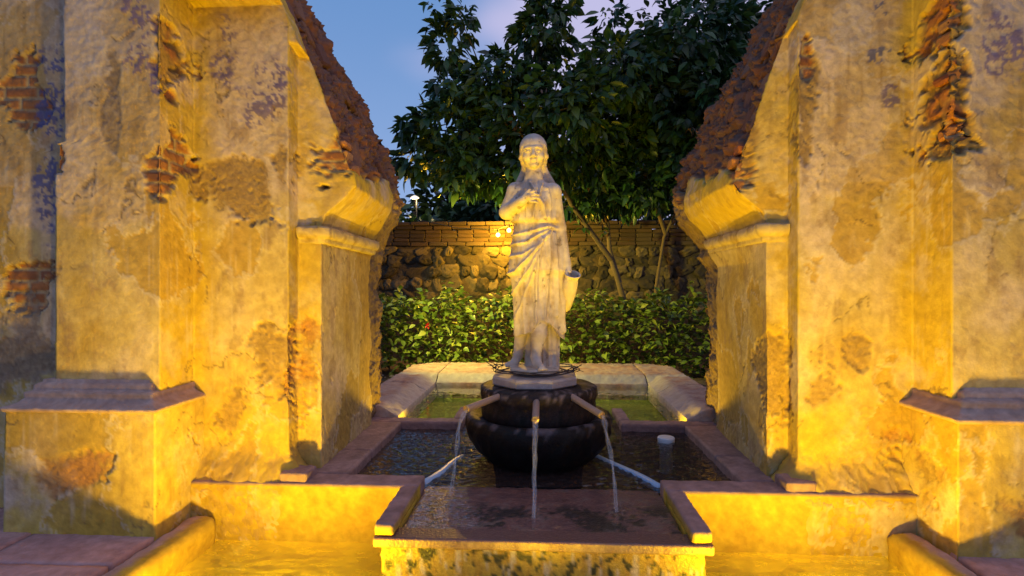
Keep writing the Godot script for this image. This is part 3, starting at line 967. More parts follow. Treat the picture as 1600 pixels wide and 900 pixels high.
func fold(x: float, y: float, line: Array, w: float) -> float:   # closeness to a polyline, 1 on it
	var best := 1e9
	for k in line.size() - 1:
		var a: Vector2 = line[k]
		var ab: Vector2 = line[k + 1] - a
		var t := clampf((Vector2(x, y) - a).dot(ab) / ab.length_squared(), 0, 1)
		best = minf(best, (Vector2(x, y) - a - ab * t).length_squared())
	return exp(-best / (w * w * 0.7))

func make_gown() -> void:
	# centre and half width by height, metres above the feet
	var half := [[.10, .168], [.18, .165], [.22, .165], [.33, .169], [.45, .166], [.575, .172], [.62, .184], [.70, .172], [.78, .158], [.85, .148], [.912, .133], [.922, .135], [.930, .154], [.95, .157], [1.0, .142], [1.06, .135], [1.10, .135], [1.14, .122], [1.17, .085], [1.20, .058], [1.24, .046]]
	var mid := [[.10, .03], [.3, .027], [.45, .024], [.6, .012], [.75, .008], [.9, -.003], [1.0, -.003], [1.15, -.005], [1.3, -.004]]
	var deep := [[.10, .74], [.5, .72], [.7, .80], [.9, .72], [1.03, .74], [1.12, .66], [1.18, .75], [1.25, 1.0]]
	var ridges := []   # [points, width, height]
	var pl := func(pts: Array, w: float, h: float):
		var q := []
		for p in pts: q.append(Vector2((p[0] - 835) * PX, (576 - p[1]) * PX))
		ridges.append([q, w, h])
	# skirt: swags gathered at the hip on the right, hanging folds below
	pl.call([[797, 372], [822, 368], [852, 360]], .011, .010)
	pl.call([[796, 386], [822, 383], [855, 364]], .011, .011)
	pl.call([[795, 404], [818, 402], [840, 388], [858, 368]], .012, .012)
	pl.call([[794, 432], [806, 428], [826, 408], [845, 384]], .014, .018)
	pl.call([[801, 462], [812, 446], [830, 420], [842, 396]], .012, .012)
	pl.call([[806, 500], [818, 470], [832, 435], [842, 405]], .011, .010)
	pl.call([[846, 378], [841, 410], [838, 450], [838, 515]], .012, .017)
	pl.call([[857, 372], [857, 420], [853, 470], [850, 505]], .010, .013)
	pl.call([[866, 368], [868, 420], [869, 495]], .010, .015)
	pl.call([[876, 372], [879, 430], [880, 520]], .011, .016)
	pl.call([[820, 470], [819, 500], [822, 528]], .012, .012)
	pl.call([[808, 490], [806, 530]], .010, .010)
	pl.call([[841, 362], [856, 358], [872, 362]], .014, .014)
	# bodice
	pl.call([[829, 290], [836, 305], [847, 328], [852, 345]], .008, .014)
	pl.call([[846, 290], [842, 310], [836, 330], [833, 346]], .008, .013)
	pl.call([[853, 296], [857, 320], [858, 346]], .008, .011)
	pl.call([[815, 330], [812, 347]], .007, .007)
	pl.call([[824, 332], [823, 347]], .006, .007)
	pl.call([[865, 318], [867, 346]], .007, .007)
	gown.resize(GA * GY)
	gown_h.resize(GA * GY)
	gown_c.resize(GY)
	for j in GY:
		var y := G0 + j * GS
		var rx := table(half, y)
		var rz := rx * table(deep, y)
		var cx := table(mid, y)
		gown_c[j] = Vector2(cx, 0.0)
		var skirt := smoothstep(0.93, 0.90, y)
		for i in GA:
			var a := TAU * i / GA
			var co := cos(a)
			var si := sin(a)
			var r := 1.0 / sqrt(co * co / (rx * rx) + si * si / (rz * rz))
			var px := cx + co * r
			var h := 0.0
			var h0 := -1.0
			if si > -0.35:
				var face := smoothstep(-0.35, 0.15, si)
				for q in ridges:
					var b: float = fold(px, y, q[0], q[1])
					if b > 0.02: h = maxf(h, b * q[2] * 1.25) + minf(h, b * q[2]) * 0.3
				h *= face
				h0 = h
			h += (1.0 - smoothstep(-0.5, 0.0, si)) * skirt * 0.012 * sin(a * 13.0 + y * 2.0)
			h += n_mid.get_noise_3d(co * 0.5, y * 0.9, si * 0.5) * 0.007
			h += 0.0025 * sin(px * 190.0 + y * 22.0 + 3.0 * n_mid.get_noise_3d(px * 3.0, y, 1.0)) * (0.6 + 0.4 * skirt)
			# breasts
			h += 0.026 * exp(-(pow((px + .062) / .042, 2) + pow((y - 1.055) / .05, 2))) * maxf(si, 0)
			h += 0.026 * exp(-(pow((px - .062) / .042, 2) + pow((y - 1.050) / .05, 2))) * maxf(si, 0)
			gown[j * GA + i] = r + h - 0.004
			gown_h[j * GA + i] = h if h0 < 0.0 else h0

func gown_distance(p: Vector3) -> float:
	var fy := clampf((p.y - G0) / GS, 0, GY - 1.001)
	var j := int(fy)
	var t := fy - j
	var c := gown_c[j]
	var dx := p.x - c.x
	var r := sqrt(dx * dx + p.z * p.z)
	var fa := fposmod(atan2(p.z, dx) / TAU, 1.0) * GA
	var i := int(fa) % GA
	var i2 := (i + 1) % GA
	var s := fa - floorf(fa)
	var r0 := lerpf(gown[j * GA + i], gown[j * GA + i2], s)
	var r1 := lerpf(gown[(j + 1) * GA + i], gown[(j + 1) * GA + i2], s)
	var d := (r - lerpf(r0, r1, t)) * 0.8
	# the hem rises over the forward leg; an under layer hangs lower on the right
	var hem := 0.235
	if p.z > -0.02:
		hem = table([[-.14, .205], [-.06, .212], [-.02, .238], [.01, .272], [.04, .305], [.055, .31], [.09, .285], [.14, .225], [.2, .165]], p.x)
	hem += 0.006 * sin(p.x * 70.0)
	d = maxf(d, (hem - p.y) * 0.8)
	return maxf(d, p.y - 1.235)

func body_distance(p: Vector3) -> float:
	var d := 9.0
	if p.y > 0.13: d = gown_distance(p)
	if p.y < 0.45:
		# legs, feet and the cloth that props the figure
		d = smin(d, cone(p, Vector3(-.075, .30, -.03), Vector3(-.108, .075, -.03), .050, .030), .015)
		d = smin(d, cone(p, Vector3(-.108, .07, -.035), Vector3(-.128, .028, -.02), .030, .024), .02)
		d = smin(d, cone(p, Vector3(-.125, .028, -.02), Vector3(-.178, .016, .025), .023, .015), .018)
		d = smin(d, cone(p, Vector3(.035, .34, .055), Vector3(.028, .22, .068), .055, .050), .02)
		d = smin(d, cone(p, Vector3(.028, .22, .068), Vector3(.008, .075, .07), .048, .029), .02)
		d = smin(d, cone(p, Vector3(.008, .07, .062), Vector3(.018, .03, .09), .030, .028), .02)
		d = smin(d, cone(p, Vector3(.020, .032, .10), Vector3(.048, .018, .158), .027, .020), .018)
		for k in 5:
			var o := Vector3(.026 + k * .0125, .013, .168 - absf(k - 1.2) * .006)
			d = smin(d, cone(p, o, o + Vector3(.006, -.002, .018 - k * .002), .0095 - k * .0007, .008 - k * .0007), .006)
		var pleat := 0.006 * sin(atan2(p.z + .05, p.x - .095) * 9.0)
		d = smin(d, cone(p, Vector3(.092, .36, -.045), Vector3(.098, -.01, -.045), .070 + pleat, .058 + pleat), .015)
		d = smin(d, cone(p, Vector3(-.02, .36, -.07), Vector3(-.03, -.01, -.07), .05 + pleat, .04 + pleat), .015)
		var u := Vector2(p.x / .155, (p.z - .03) / .145).length() - 1.0
		d = smin(d, maxf(u * .14, absf(p.y + .01) - .014), .012)
	if p.x > 0.08 and p.y > 0.3:
		# the lowered arm and its hand on the jar
		d = smin(d, cone(p, Vector3(.118, 1.125, -.005), Vector3(.160, .90, -.02), .050, .041), .03)
		d = smin(d, cone(p, Vector3(.160, .90, -.02), Vector3(.205, .655, .045), .040, .026), .02)
		d = smin(d, cone(p, Vector3(.203, .665, .04), Vector3(.212, .615, .065), .025, .023), .012)
		for k in 4:
			var a := Vector3(.200 + k * .006, .612 - k * .004, .085 - k * .012)
			d = smin(d, cone(p, a, a + Vector3(.006, -.035, .022 - k * .004), .0095, .0082), .006)
			d = smin(d, cone(p, a + Vector3(.006, -.035, .022 - k * .004), a + Vector3(.013, -.06, .018 - k * .004), .0082, .007), .004)
		d = smin(d, cone(p, Vector3(.202, .64, .062), Vector3(.224, .606, .088), .011, .008), .006)
	if p.x < 0.06 and p.y > 0.9:
		# the bent arm, its hand laid on the breast
		d = smin(d, cone(p, Vector3(-.122, 1.128, 0), Vector3(-.178, .995, .025), .053, .047), .03)
		d = smin(d, cone(p, Vector3(-.178, .99, .03), Vector3(-.075, 1.045, .145), .045, .029), .018)
		d = smin(d, cone(p, Vector3(-.075, 1.045, .145), Vector3(-.038, 1.068, .158), .026, .023), .012)
		for k in 4:
			var a := Vector3(-.034 + .004 * k, 1.090 - .0165 * k, .158)
			var l: float = [.034, .040, .038, .029][k]
			var b := a + Vector3(l * .85, l * .35 - .004 * k, .003)
			d = smin(d, cone(p, a, b, .0098, .0088), .006)
			d = smin(d, cone(p, b, b + Vector3(l * .55, l * .05 - .004, -.018), .0088, .0074), .004)
		d = smin(d, cone(p, Vector3(-.060, 1.075, .160), Vector3(-.030, 1.112, .160), .0115, .0085), .006)
	if p.y > 1.05:
		d = smin(d, cone(p, Vector3(-.12, 1.135, -.01), Vector3(.112, 1.125, -.01), .052, .052), .03)
		d = smin(d, cone(p, Vector3(-.006, 1.30, .0), Vector3(-.004, 1.17, -.008), .047, .058), .03)
		d = minf(d, head_distance(p))
	return d

func head_distance(p: Vector3) -> float:
	# the head bends a little towards the hand
	var q := p - Vector3(-.007, 1.37, 0.0)
	q = q.rotated(Vector3.FORWARD, 0.04).rotated(Vector3.RIGHT, -0.08)
	var d := egg(q, Vector3(0, -.002, .018), Vector3(.070, .100, .082))
	d = smin(d, cone(q, Vector3(0, -.075, .065), Vector3(0, -.06, .03), .024, .05), .025)
	d = smin(d, egg(q, Vector3(0, .035, -.008), Vector3(.083, .088, .098)), .02)
	for s in [-1.0, 1.0]:
		var e := Vector3(q.x * s, q.y, q.z)
		d = smin(d, cone(e, Vector3(.012, .024, .097), Vector3(.050, .022, .080), .010, .010), .012)
		d = -smin(-d, (e - Vector3(.030, .004, .106)).length() - .0165, .012)
		d = smin(d, egg(e, Vector3(.030, .003, .085), Vector3(.015, .0095, .013)), .004)
		d = smin(d, egg(e, Vector3(.040, -.032, .066), Vector3(.025, .022, .022)), .02)
	d = smin(d, cone(q, Vector3(0, .018, .098), Vector3(0, -.024, .116), .009, .0125), .010)
	d = smin(d, cone(q, Vector3(-.012, -.028, .103), Vector3(.012, -.028, .103), .009, .009), .006)
	d = smin(d, egg(q, Vector3(0, -.047, .097), Vector3(.022, .006, .010)), .004)
	d = smin(d, egg(q, Vector3(0, -.058, .094), Vector3(.018, .007, .011)), .004)
	d = smin(d, egg(q, Vector3(0, -.083, .083), Vector3(.019, .015, .015)), .012)
	# hair: a close cap with a parting, waves beside the cheeks, locks on the shoulders
	var wave := 0.0022 * sin(q.y * 150.0 + absf(q.x) * 120.0)
	var cap := egg(q, Vector3(0, .036, -.020), Vector3(.086 + wave * .5, .091, .103))
	var brow := .056 - absf(q.x) * 0.75
	cap = maxf(cap, -(q.y - brow) * 0.7 if q.z > 0.02 else -1.0)
	d = smin(d, cap, .018)
	for s in [-1.0, 1.0]:
		var e := Vector3(q.x * s, q.y, q.z)
		d = smin(d, cone(e, Vector3(.058, .045, .038), Vector3(.070, -.02, .002), .020 + wave, .022 + wave), .016)
		d = smin(d, cone(e, Vector3(.070, -.02, -.005), Vector3(.056, -.085, -.03), .023 + wave, .020 + wave), .015)
		d = smin(d, cone(e, Vector3(.054, -.080, -.045), Vector3(.118, -.205, -.045), .022, .024), .016)
		d = smin(d, cone(e, Vector3(.02, -.02, -.06), Vector3(.04, -.20, -.07), .055, .05), .02)
	return d

func build_statue() -> void:
	make_gown()
	var statue := thing("marble_statue", "weathered marble statue of a robed woman holding a jar, standing on the fountain bowl", "statue", Vector3(-0.04, 0.692, -3.5))
	var tint := func(p: Vector3) -> Color:
		var m := n_mid.get_noise_3d(p.x * 2.0, p.y * 1.1, p.z * 2.0 + 5.0) + n_fine.get_noise_3dv(p * 0.8) * 0.35
		var c := Color(.74, .65, .56).lerp(Color(.46, .35, .26), clampf(m * 1.1, 0, 0.55)).lerp(Color(.76, .69, .63), clampf(-m * 1.2, 0, 0.8))
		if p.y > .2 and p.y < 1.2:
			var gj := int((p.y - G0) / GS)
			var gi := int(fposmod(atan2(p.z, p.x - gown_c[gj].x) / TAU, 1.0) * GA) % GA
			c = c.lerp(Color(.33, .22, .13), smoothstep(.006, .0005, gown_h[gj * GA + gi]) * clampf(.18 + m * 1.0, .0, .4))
		var spot := smoothstep(0.42, 0.52, n_fine.get_noise_3dv(p * 0.5 + Vector3(3, 1, 2)) + 0.12 * smoothstep(1.40, 1.47, p.y))
		return c.lerp(Color(.16, .12, .11), spot * 0.7)
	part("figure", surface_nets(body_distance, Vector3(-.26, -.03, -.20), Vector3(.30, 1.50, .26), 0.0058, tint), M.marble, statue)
	# the jar leans out towards the front, held by its neck
	var jar := part("jar", lathe([Vector2(0.0, -.30), Vector2(.022, -.30), Vector2(.034, -.285), Vector2(.044, -.24), Vector2(.052, -.17), Vector2(.055, -.11), Vector2(.051, -.055), Vector2(.046, -.03), Vector2(.050, -.012), Vector2(.058, .0), Vector2(.058, .006), Vector2(.050, .006), Vector2(.043, -.012), Vector2(.040, -.05), Vector2(.02, -.12), Vector2(0, -.13)], 40, 0.004, tint), M.marble, statue)
	jar.scale = Vector3.ONE * 0.88
	jar.position = Vector3(.238, .592, .080)
	jar.rotation = Vector3(0.50, 0.0, -0.16)

# ------------------------------------------------------------------ the garden behind

func leaf_mesh(length: float, width: float, droop: float) -> ArrayMesh:
	# two rows of faces folded along the midrib, bending down to a point
	var st := SurfaceTool.new()
	st.begin(Mesh.PRIMITIVE_TRIANGLES)
	var prof := [0.0, 0.75, 1.0, 0.62, 0.0]
	var rows := []
	for k in 5:
		var t := k / 4.0
		var c := Vector3(0, -droop * t * t * length, t * length)
		var w: float = prof[k] * width * 0.5
		rows.append([c + Vector3(-w, w * 0.35, 0), c, c + Vector3(w, w * 0.35, 0)])
	for k in 4:
		for s in 2:
			var a: Vector3 = rows[k][s]
			var b: Vector3 = rows[k][s + 1]
			var c: Vector3 = rows[k + 1][s]
			var d: Vector3 = rows[k + 1][s + 1]
			for v in [a, b, d, a, d, c]: st.add_vertex(v)
	st.generate_normals()
	return st.commit()

func leaf_place(at: Vector3, toward: Vector3, roll: float, size: float) -> Transform3D:
	var z := toward.normalized()
	var x := Vector3.UP.cross(z)
	if x.length() < 0.05: x = Vector3.RIGHT
	x = x.normalized()
	var b := Basis(x, z.cross(x), z)
	return Transform3D((b * Basis(Vector3(0, 0, 1), roll)).scaled_local(Vector3.ONE * size), at)

# scatters leaves: the nearest ones as leaf parts, the rest as one mass
func leaves(owner_: Node3D, places: Array, shapes: Array, kind: String, single: int, mass_tints: Array) -> void:
	var eye := Vector3(0, 1.2, 0)
	if single > 0:
		places.sort_custom(func(a, b): return a.origin.distance_squared_to(eye) / maxf(a.basis.x.length_squared(), 1e-6) < b.origin.distance_squared_to(eye) / maxf(b.basis.x.length_squared(), 1e-6))
	for k in mini(single, places.size()):
		var l := part("leaf", shapes[rng.randi() % shapes.size()], M[kind + str(rng.randi() % 4)], owner_)
		l.transform = places[k]
	for sh in shapes.size():
		var mine := []
		for k in range(single, places.size()):
			if k % shapes.size() == sh: mine.append(places[k])
		if mine.is_empty(): continue
		var mm := MultiMesh.new()
		mm.transform_format = MultiMesh.TRANSFORM_3D
		mm.use_colors = true
		mm.mesh = shapes[sh]
		mm.instance_count = mine.size()
		for k in mine.size():
			mm.set_instance_transform(k, mine[k])
			var c: Color = mass_tints[rng.randi() % mass_tints.size()]
			mm.set_instance_color(k, c * rng.randf_range(0.75, 1.2))
		var o := MultiMeshInstance3D.new()
		o.multimesh = mm
		o.material_override = M.leaf_mass
		o.name = "foliage" if sh == 0 else "foliage_%03d" % sh
		o.set_meta("kind", "stuff")
		owner_.add_child(o, true)

func branch_points(a: Vector3, b: Vector3, bend: float, n := 7) -> Array:
	var pts := []
	var side := Vector3(rng.randf_range(-1, 1), rng.randf_range(-.3, .3), rng.randf_range(-1, 1)) * bend
	for k in n:
		var t := float(k) / (n - 1)
		pts.append(a.lerp(b, t) + side * sin(t * PI) + Vector3(rng.randf_range(-1, 1), 0, rng.randf_range(-1, 1)) * bend * 0.12)
	return pts

func build_big_tree() -> void:
	rng.seed = 2024
	var tree := thing("broadleaf_tree", "dark broadleaf tree with slender lit stems rising behind the hedge right of the statue", "tree", Vector3.ZERO, "trees around the garden")
	var foot := Vector3(1.28, 0.0, -8.25)
	var fork := Vector3(1.02, 1.62, -8.0)
	var tr := part("trunk", tube([foot, Vector3(1.27, .6, -8.22), Vector3(1.23, 1.0, -8.15), Vector3(1.12, 1.35, -8.05), fork], [.058, .050, .044, .038, .034], 10, 0.12), M.bark, tree)
	part("limb", tube([fork, Vector3(.75, 1.95, -7.8), Vector3(.45, 2.3, -7.5), Vector3(.1, 2.8, -7.1), Vector3(-.3, 3.2, -6.9)], [.042, .036, .032, .026, .015], 9, 0.1), M.bark, tr)
	part("limb", tube([Vector3(1.16, 1.28, -8.08), Vector3(1.02, 1.75, -8.12), Vector3(.98, 2.2, -8.1), Vector3(.88, 2.7, -8.0), Vector3(.8, 3.4, -7.9)], [.036, .033, .029, .024, .014], 9, 0.1), M.bark, tr)
	part("limb", tube([Vector3(1.0, 2.05, -8.1), Vector3(.82, 2.35, -8.0), Vector3(.68, 2.65, -7.9), Vector3(.5, 3.1, -7.8)], [.022, .018, .015, .009], 8, 0.1), M.bark, tr)
	# a second stem, further right, hidden in shade below
	part("limb", tube([Vector3(1.75, 0, -8.3), Vector3(1.72, 1.2, -8.25), Vector3(1.82, 1.95, -8.15), Vector3(2.0, 2.4, -8.0), Vector3(2.2, 2.8, -7.8), Vector3(2.5, 3.3, -7.6)], [.026, .024, .022, .018, .014, .008], 9, 0.1), M.bark, tr)
	part("limb", tube([Vector3(1.84, 2.0, -8.14), Vector3(1.68, 2.4, -8.05), Vector3(1.5, 2.8, -7.9), Vector3(1.2, 3.4, -7.7)], [.034, .028, .022, .012], 9, 0.1), M.bark, tr)
	# crown: lobes (centre, radii) filled with drooping sprays
	var lobes := [[Vector3(-.55, 3.72, -6.9), Vector3(.50, .30, .5), 60], [Vector3(1.0, 3.75, -6.5), Vector3(.60, .42, .4), 70], [Vector3(1.75, 4.15, -6.5), Vector3(.60, .42, .4), 70], [Vector3(2.05, 3.3, -6.4), Vector3(.6, .5, .4), 70], [Vector3(.35, 3.35, -6.5), Vector3(.6, .4, .4), 60], [Vector3(-1.20, 3.15, -6.9), Vector3(.52, .36, .6), 75], [Vector3(-1.0, 2.75, -6.9), Vector3(.55, .28, .6), 62], [Vector3(-.95, 3.72, -7.0), Vector3(.42, .30, .5), 48], [Vector3(-1.22, 4.28, -7.0), Vector3(.20, .34, .3), 26], [Vector3(-1.0, 4.62, -7.0), Vector3(.12, .22, .2), 10], [Vector3(-1.32, 4.75, -7.0), Vector3(.10, .18, .2), 7],
		[Vector3(-.35, 3.25, -7.1), Vector3(.55, .40, .8), 85], [Vector3(-.30, 2.70, -7.1), Vector3(.70, .30, .8), 85], [Vector3(-.42, 4.05, -7.1), Vector3(.34, .26, .5), 40], [Vector3(.05, 4.55, -7.2), Vector3(.40, .36, .6), 62], [Vector3(.12, 4.95, -7.2), Vector3(.28, .22, .4), 22],
		[Vector3(.35, 3.85, -7.4), Vector3(.55, .38, .8), 85], [Vector3(.45, 3.1, -7.4), Vector3(.75, .50, .9), 140], [Vector3(1.15, 3.45, -7.5), Vector3(.70, .50, .9), 140], [Vector3(.95, 4.2, -7.5), Vector3(.40, .28, .5), 44], [Vector3(1.45, 4.25, -7.4), Vector3(.36, .22, .5), 34],
		[Vector3(1.75, 3.6, -7.2), Vector3(.65, .48, .9), 130], [Vector3(1.95, 2.85, -7.2), Vector3(.65, .45, .8), 110], [Vector3(2.2, 4.4, -7.4), Vector3(.75, .55, .8), 130], [Vector3(2.6, 3.5, -7.4), Vector3(.7, .8, .9), 130], [Vector3(.7, 2.55, -7.8), Vector3(.8, .28, .6), 80], [Vector3(1.35, 2.65, -7.6), Vector3(.6, .35, .7), 75],
		[Vector3(2.9, 4.8, -7.8), Vector3(.7, .6, .9), 90], [Vector3(-1.62, 2.82, -6.8), Vector3(.20, .14, .3), 14], [Vector3(-1.66, 3.22, -6.8), Vector3(.12, .10, .2), 7], [Vector3(.95, 4.85, -7.5), Vector3(.20, .16, .3), 10]]
	var places := []
	var anchor := [Vector3(.1, 2.8, -7.1), Vector3(.8, 3.2, -7.9), Vector3(2.2, 2.8, -7.8), Vector3(1.2, 3.2, -7.7), Vector3(-.3, 3.2, -6.9)]
	for lb in lobes:
		var near: Vector3 = anchor[0]
		for a in anchor:
			if a.distance_to(lb[0]) < near.distance_to(lb[0]): near = a
		part("branch", tube(branch_points(near, lb[0], 0.10), [.018, .016, .013, .011, .009, .007, .005], 6, 0.1), M.bark, tr)
		for k in lb[2]:
			var v := Vector3(rng.randfn(), rng.randfn(), rng.randfn()).normalized() * pow(rng.randf(), 0.42)
			var c: Vector3 = lb[0] + v * lb[1]
			var out: Vector3 = (v * Vector3(1, .5, 1) + Vector3(0, -.15, .15)).normalized()
			for m in rng.randi_range(7, 11):
				var dir := (out + Vector3(rng.randf_range(-.9, .9), rng.randf_range(-.9, .5), rng.randf_range(-.9, .9))).normalized()
				places.append(leaf_place(c + dir * 0.04 + Vector3(rng.randf_range(-.07, .07), rng.randf_range(-.07, .07), rng.randf_range(-.07, .07)), dir, rng.randf_range(-1.2, 1.2), rng.randf_range(.55, 1.2)))
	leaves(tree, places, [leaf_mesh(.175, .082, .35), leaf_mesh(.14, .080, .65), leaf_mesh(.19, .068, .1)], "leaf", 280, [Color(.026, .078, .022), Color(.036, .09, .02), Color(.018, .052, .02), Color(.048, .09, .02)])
	# few low shoots on the stem, lit by the lantern
	for k in 2:
		var c: Vector3 = [Vector3(.60, 2.06, -7.72), Vector3(1.02, 2.02, -8.08)][k]
		for m in 7:
			var dir := Vector3(rng.randf_range(-1, .4), rng.randf_range(-.5, .5), rng.randf_range(-.2, .8))
			var l := part("leaf", leaf_mesh(.15, .07, .4), M["leaf%d" % (m % 4)], tree)
			l.transform = leaf_place(c + dir * .06, dir, 0.2, 0.9)
	# withered flower heads
	for c in [Vector3(1.78, 3.02, -6.35), Vector3(-.05, 3.62, -6.6), Vector3(1.35, 3.62, -6.5)]:
		for m in 9:
			var dir := Vector3(rng.randf_range(-1, 1), rng.randf_range(-.8, .2), rng.randf_range(-.2, .8))
			var l := part("flower", leaf_mesh(.10, .04, .7), M.dry_flower, tree)
			l.transform = leaf_place(c + Vector3(rng.randf_range(-.12, .12), rng.randf_range(-.03, .03), 0), dir, 0, 0.8)

func far_tree(label: String, at: Vector3, high: float, wide: float, sd: int, sprays: int, size: float) -> void:
	rng.seed = sd
	var t := thing("far_tree", label, "tree", at, "trees around the garden")
	part("trunk", tube([Vector3.ZERO, Vector3(.05, high * .3, 0), Vector3(-.03, high * .6, .05), Vector3(0, high * .9, 0)], [.13, .11, .08, .03], 8, 0.1), M.bark, t)
	var places := []
	var lumps := []
	for k in 14:
		var a := rng.randf() * TAU
		var h := rng.randf_range(.18, .93)
		lumps.append([Vector3(cos(a) * wide * .36 * (1.25 - h * .5), high * h, sin(a) * wide * .36), Vector3(wide * .26, high * .13, wide * .26) * rng.randf_range(.8, 1.25)])
	for k in sprays:
		var lp = lumps[rng.randi() % lumps.size()]
		var v := Vector3(rng.randfn(), rng.randfn(), rng.randfn()).normalized() * pow(rng.randf(), .45)
		var c: Vector3 = lp[0] + v * lp[1]
		for m in 4:
			var dir := (v + Vector3(rng.randf_range(-1, 1), rng.randf_range(-.6, .6), rng.randf_range(-1, 1))).normalized()
			places.append(leaf_place(c + dir * .1, dir, rng.randf_range(-1, 1), rng.randf_range(.8, 1.3)))
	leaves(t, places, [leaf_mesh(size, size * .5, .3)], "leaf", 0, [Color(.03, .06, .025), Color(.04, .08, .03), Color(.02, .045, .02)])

func build_hedge() -> void:
	rng.seed = 404
	var hedge := thing("hibiscus_hedge", "glossy clipped hedge with one red flower growing along the foot of the garden wall", "hedge", Vector3.ZERO)
	for k in 22:
		var x := -3.0 + k * 0.3 + rng.randf_range(-.08, .08)
		part("stem", tube(branch_points(Vector3(x, 0, -7.75), Vector3(x + rng.randf_range(-.1, .1), .9, -7.7), .06, 5), [.014, .012, .010, .008, .005], 5), M.bark, hedge)
	var places := []
	for k in 6200:
		var x := rng.randf_range(-3.2, 3.4)
		var top := 1.03 + 0.10 * n_mid.get_noise_3d(x * 0.9, 0, 3) + 0.10 * n_mid.get_noise_3d(x * 2.7, 2, 3) + 0.0
		var yy := top * (1.0 - pow(rng.randf(), 1.3) * 0.98)
		var bulge := 0.09 * n_mid.get_noise_3d(x * 1.3, yy * 1.6, 6.0)
		var depth := pow(rng.randf(), 1.6) * 0.75
		if yy > top - 0.1: depth = rng.randf() * 0.75
		var z := -7.30 - depth + bulge - 0.10 * smoothstep(.5, 1.1, yy)
		var dir := Vector3(rng.randf_range(-1, 1), rng.randf_range(-.35, .9), rng.randf_range(-.15, 1.0))
		places.append(leaf_place(Vector3(x, yy, z), dir, rng.randf_range(-.8, .8), rng.randf_range(.6, 1.25)))
	# shoots that stand above the cut
	for s in 26:
		var x := rng.randf_range(-2.4, 2.6)
		if s < 4: x = [-1.30, 0.84, 2.08, -2.0][s]
		var h := rng.randf_range(.12, .24) if s < 4 else rng.randf_range(.04, .15)
		for m in 9:
			var yy := 1.05 + h * m / 8.0
			var dir := Vector3(rng.randf_range(-1, 1), rng.randf_range(0, .9), rng.randf_range(-.3, 1.0))
			places.append(leaf_place(Vector3(x + rng.randf_range(-.04, .04), yy, -7.6 + rng.randf_range(-.1, .12)), dir, rng.randf_range(-.6, .6), rng.randf_range(.6, 1.1)))
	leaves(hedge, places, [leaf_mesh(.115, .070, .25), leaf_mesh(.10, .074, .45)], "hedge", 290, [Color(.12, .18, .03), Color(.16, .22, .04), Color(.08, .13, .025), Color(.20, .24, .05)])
	var red := part("flower", leaf_mesh(.07, .06, .3), M.petal, hedge)
	red.transform = leaf_place(Vector3(-1.50, .70, -7.16), Vector3(.2, .3, 1), 0, 1.0)
	for m in 5:
		var a := TAU * m / 5.0
		var l := part("petal", leaf_mesh(.05, .045, .3), M.petal, red)
		l.transform = leaf_place(Vector3.ZERO, Vector3(cos(a), sin(a), .5), 0, 1.0)

func build_wall() -> void:
	rng.seed = 31
	var wall := thing("garden_wall", "rubble stone wall with brick courses along its top, running behind the hedge", "wall")
	var mortar := func(p: Vector3) -> Color:
		return Color(.12, .085, .05).lerp(Color(.05, .036, .022), clampf(0.5 + n_mid.get_noise_3dv(p * 2.0) + n_fine.get_noise_3dv(p) * .6, 0, 1))
	part("core", worn_block(Vector3(-4.6, -0.1, -9.3), Vector3(4.8, 2.15, -8.98), 0.06, 0.02, 0.03, mortar), M.stone, wall)
	var kinds := []
	for k in 4: kinds.append(brick_mesh(0.30, 0.058, 0.14, 80 + k, 0.009))
	# coping and the courses under it: (height, how far proud, length)
	for c in [[2.265, 0.07, 1.0], [2.20, 0.035, 1.0], [2.130, 0.015, .86], [2.062, 0.015, .86], [1.994, 0.015, .86], [1.926, 0.03, 1.0]]:
		var x := -3.0 + rng.randf_range(-.15, .15)
		while x < 3.6:
			var len: float = 0.31 * c[2]
			var b := part("brick", kinds[rng.randi() % 4], M["wallbrick%d" % (rng.randi() % 5)], wall)
			b.position = Vector3(x + len * .5, c[0] + rng.randf_range(-.004, .004), -9.03 + c[1] + rng.randf_range(-.008, .008))
			b.scale.x = c[2] * .985
			b.rotation = Vector3(0, rng.randf_range(-.03, .03), rng.randf_range(-.012, .012))
			x += len
	# rubble: uneven stones in rough courses
	var shapes := []
	for k in 9:
		var P := PackedVector3Array()
		var C := PackedColorArray()
		for j in 9:
			for i in 14:
				var a := TAU * (i % 13) / 13.0
				var t := PI * 0.62 * j / 8.0
				var sq := pow(pow(absf(cos(a)), 3.5) + pow(absf(sin(a)), 3.5), -1.0 / 3.5)
				var q := Vector3(cos(a) * sq * sin(minf(t, PI * .5)), sin(a) * sq * sin(minf(t, PI * .5)), pow(maxf(cos(t), 0.0), .55) if t < PI * .5 else -0.6)
				q *= 1.0 + .45 * n_mid.get_noise_3d(q.x * .28 + k * 5.0, q.y * .28, q.z * .28) + .34 * n_mid.get_noise_3d(q.x * .8 + k * 5.0, q.y * .8, q.z * .8)
				P.append(q)
				C.append(Color.WHITE)
		shapes.append(sheet(P, C, 14, 9, -1.0))
	var yy := 1.80
	while yy > 0.75:
		var x := -2.9 + rng.randf_range(0, .2)
		var h := rng.randf_range(.15, .24)
		while x < 3.5:
			var w := rng.randf_range(.13, .34)
			var s := part("stone", shapes[rng.randi() % 9], M["rubble%d" % (rng.randi() % 5)], wall)
			s.position = Vector3(x + w * .5, yy + rng.randf_range(-.03, .03), -9.0)
			s.scale = Vector3(w * .50, h * .52 * rng.randf_range(.8, 1.1), rng.randf_range(.025, .085))
			s.rotation = Vector3(rng.randf_range(-.2, .2), rng.randf_range(-.25, .25), rng.randf_range(-.5, .5))
			x += w * rng.randf_range(.95, 1.08)
		yy -= h * .93

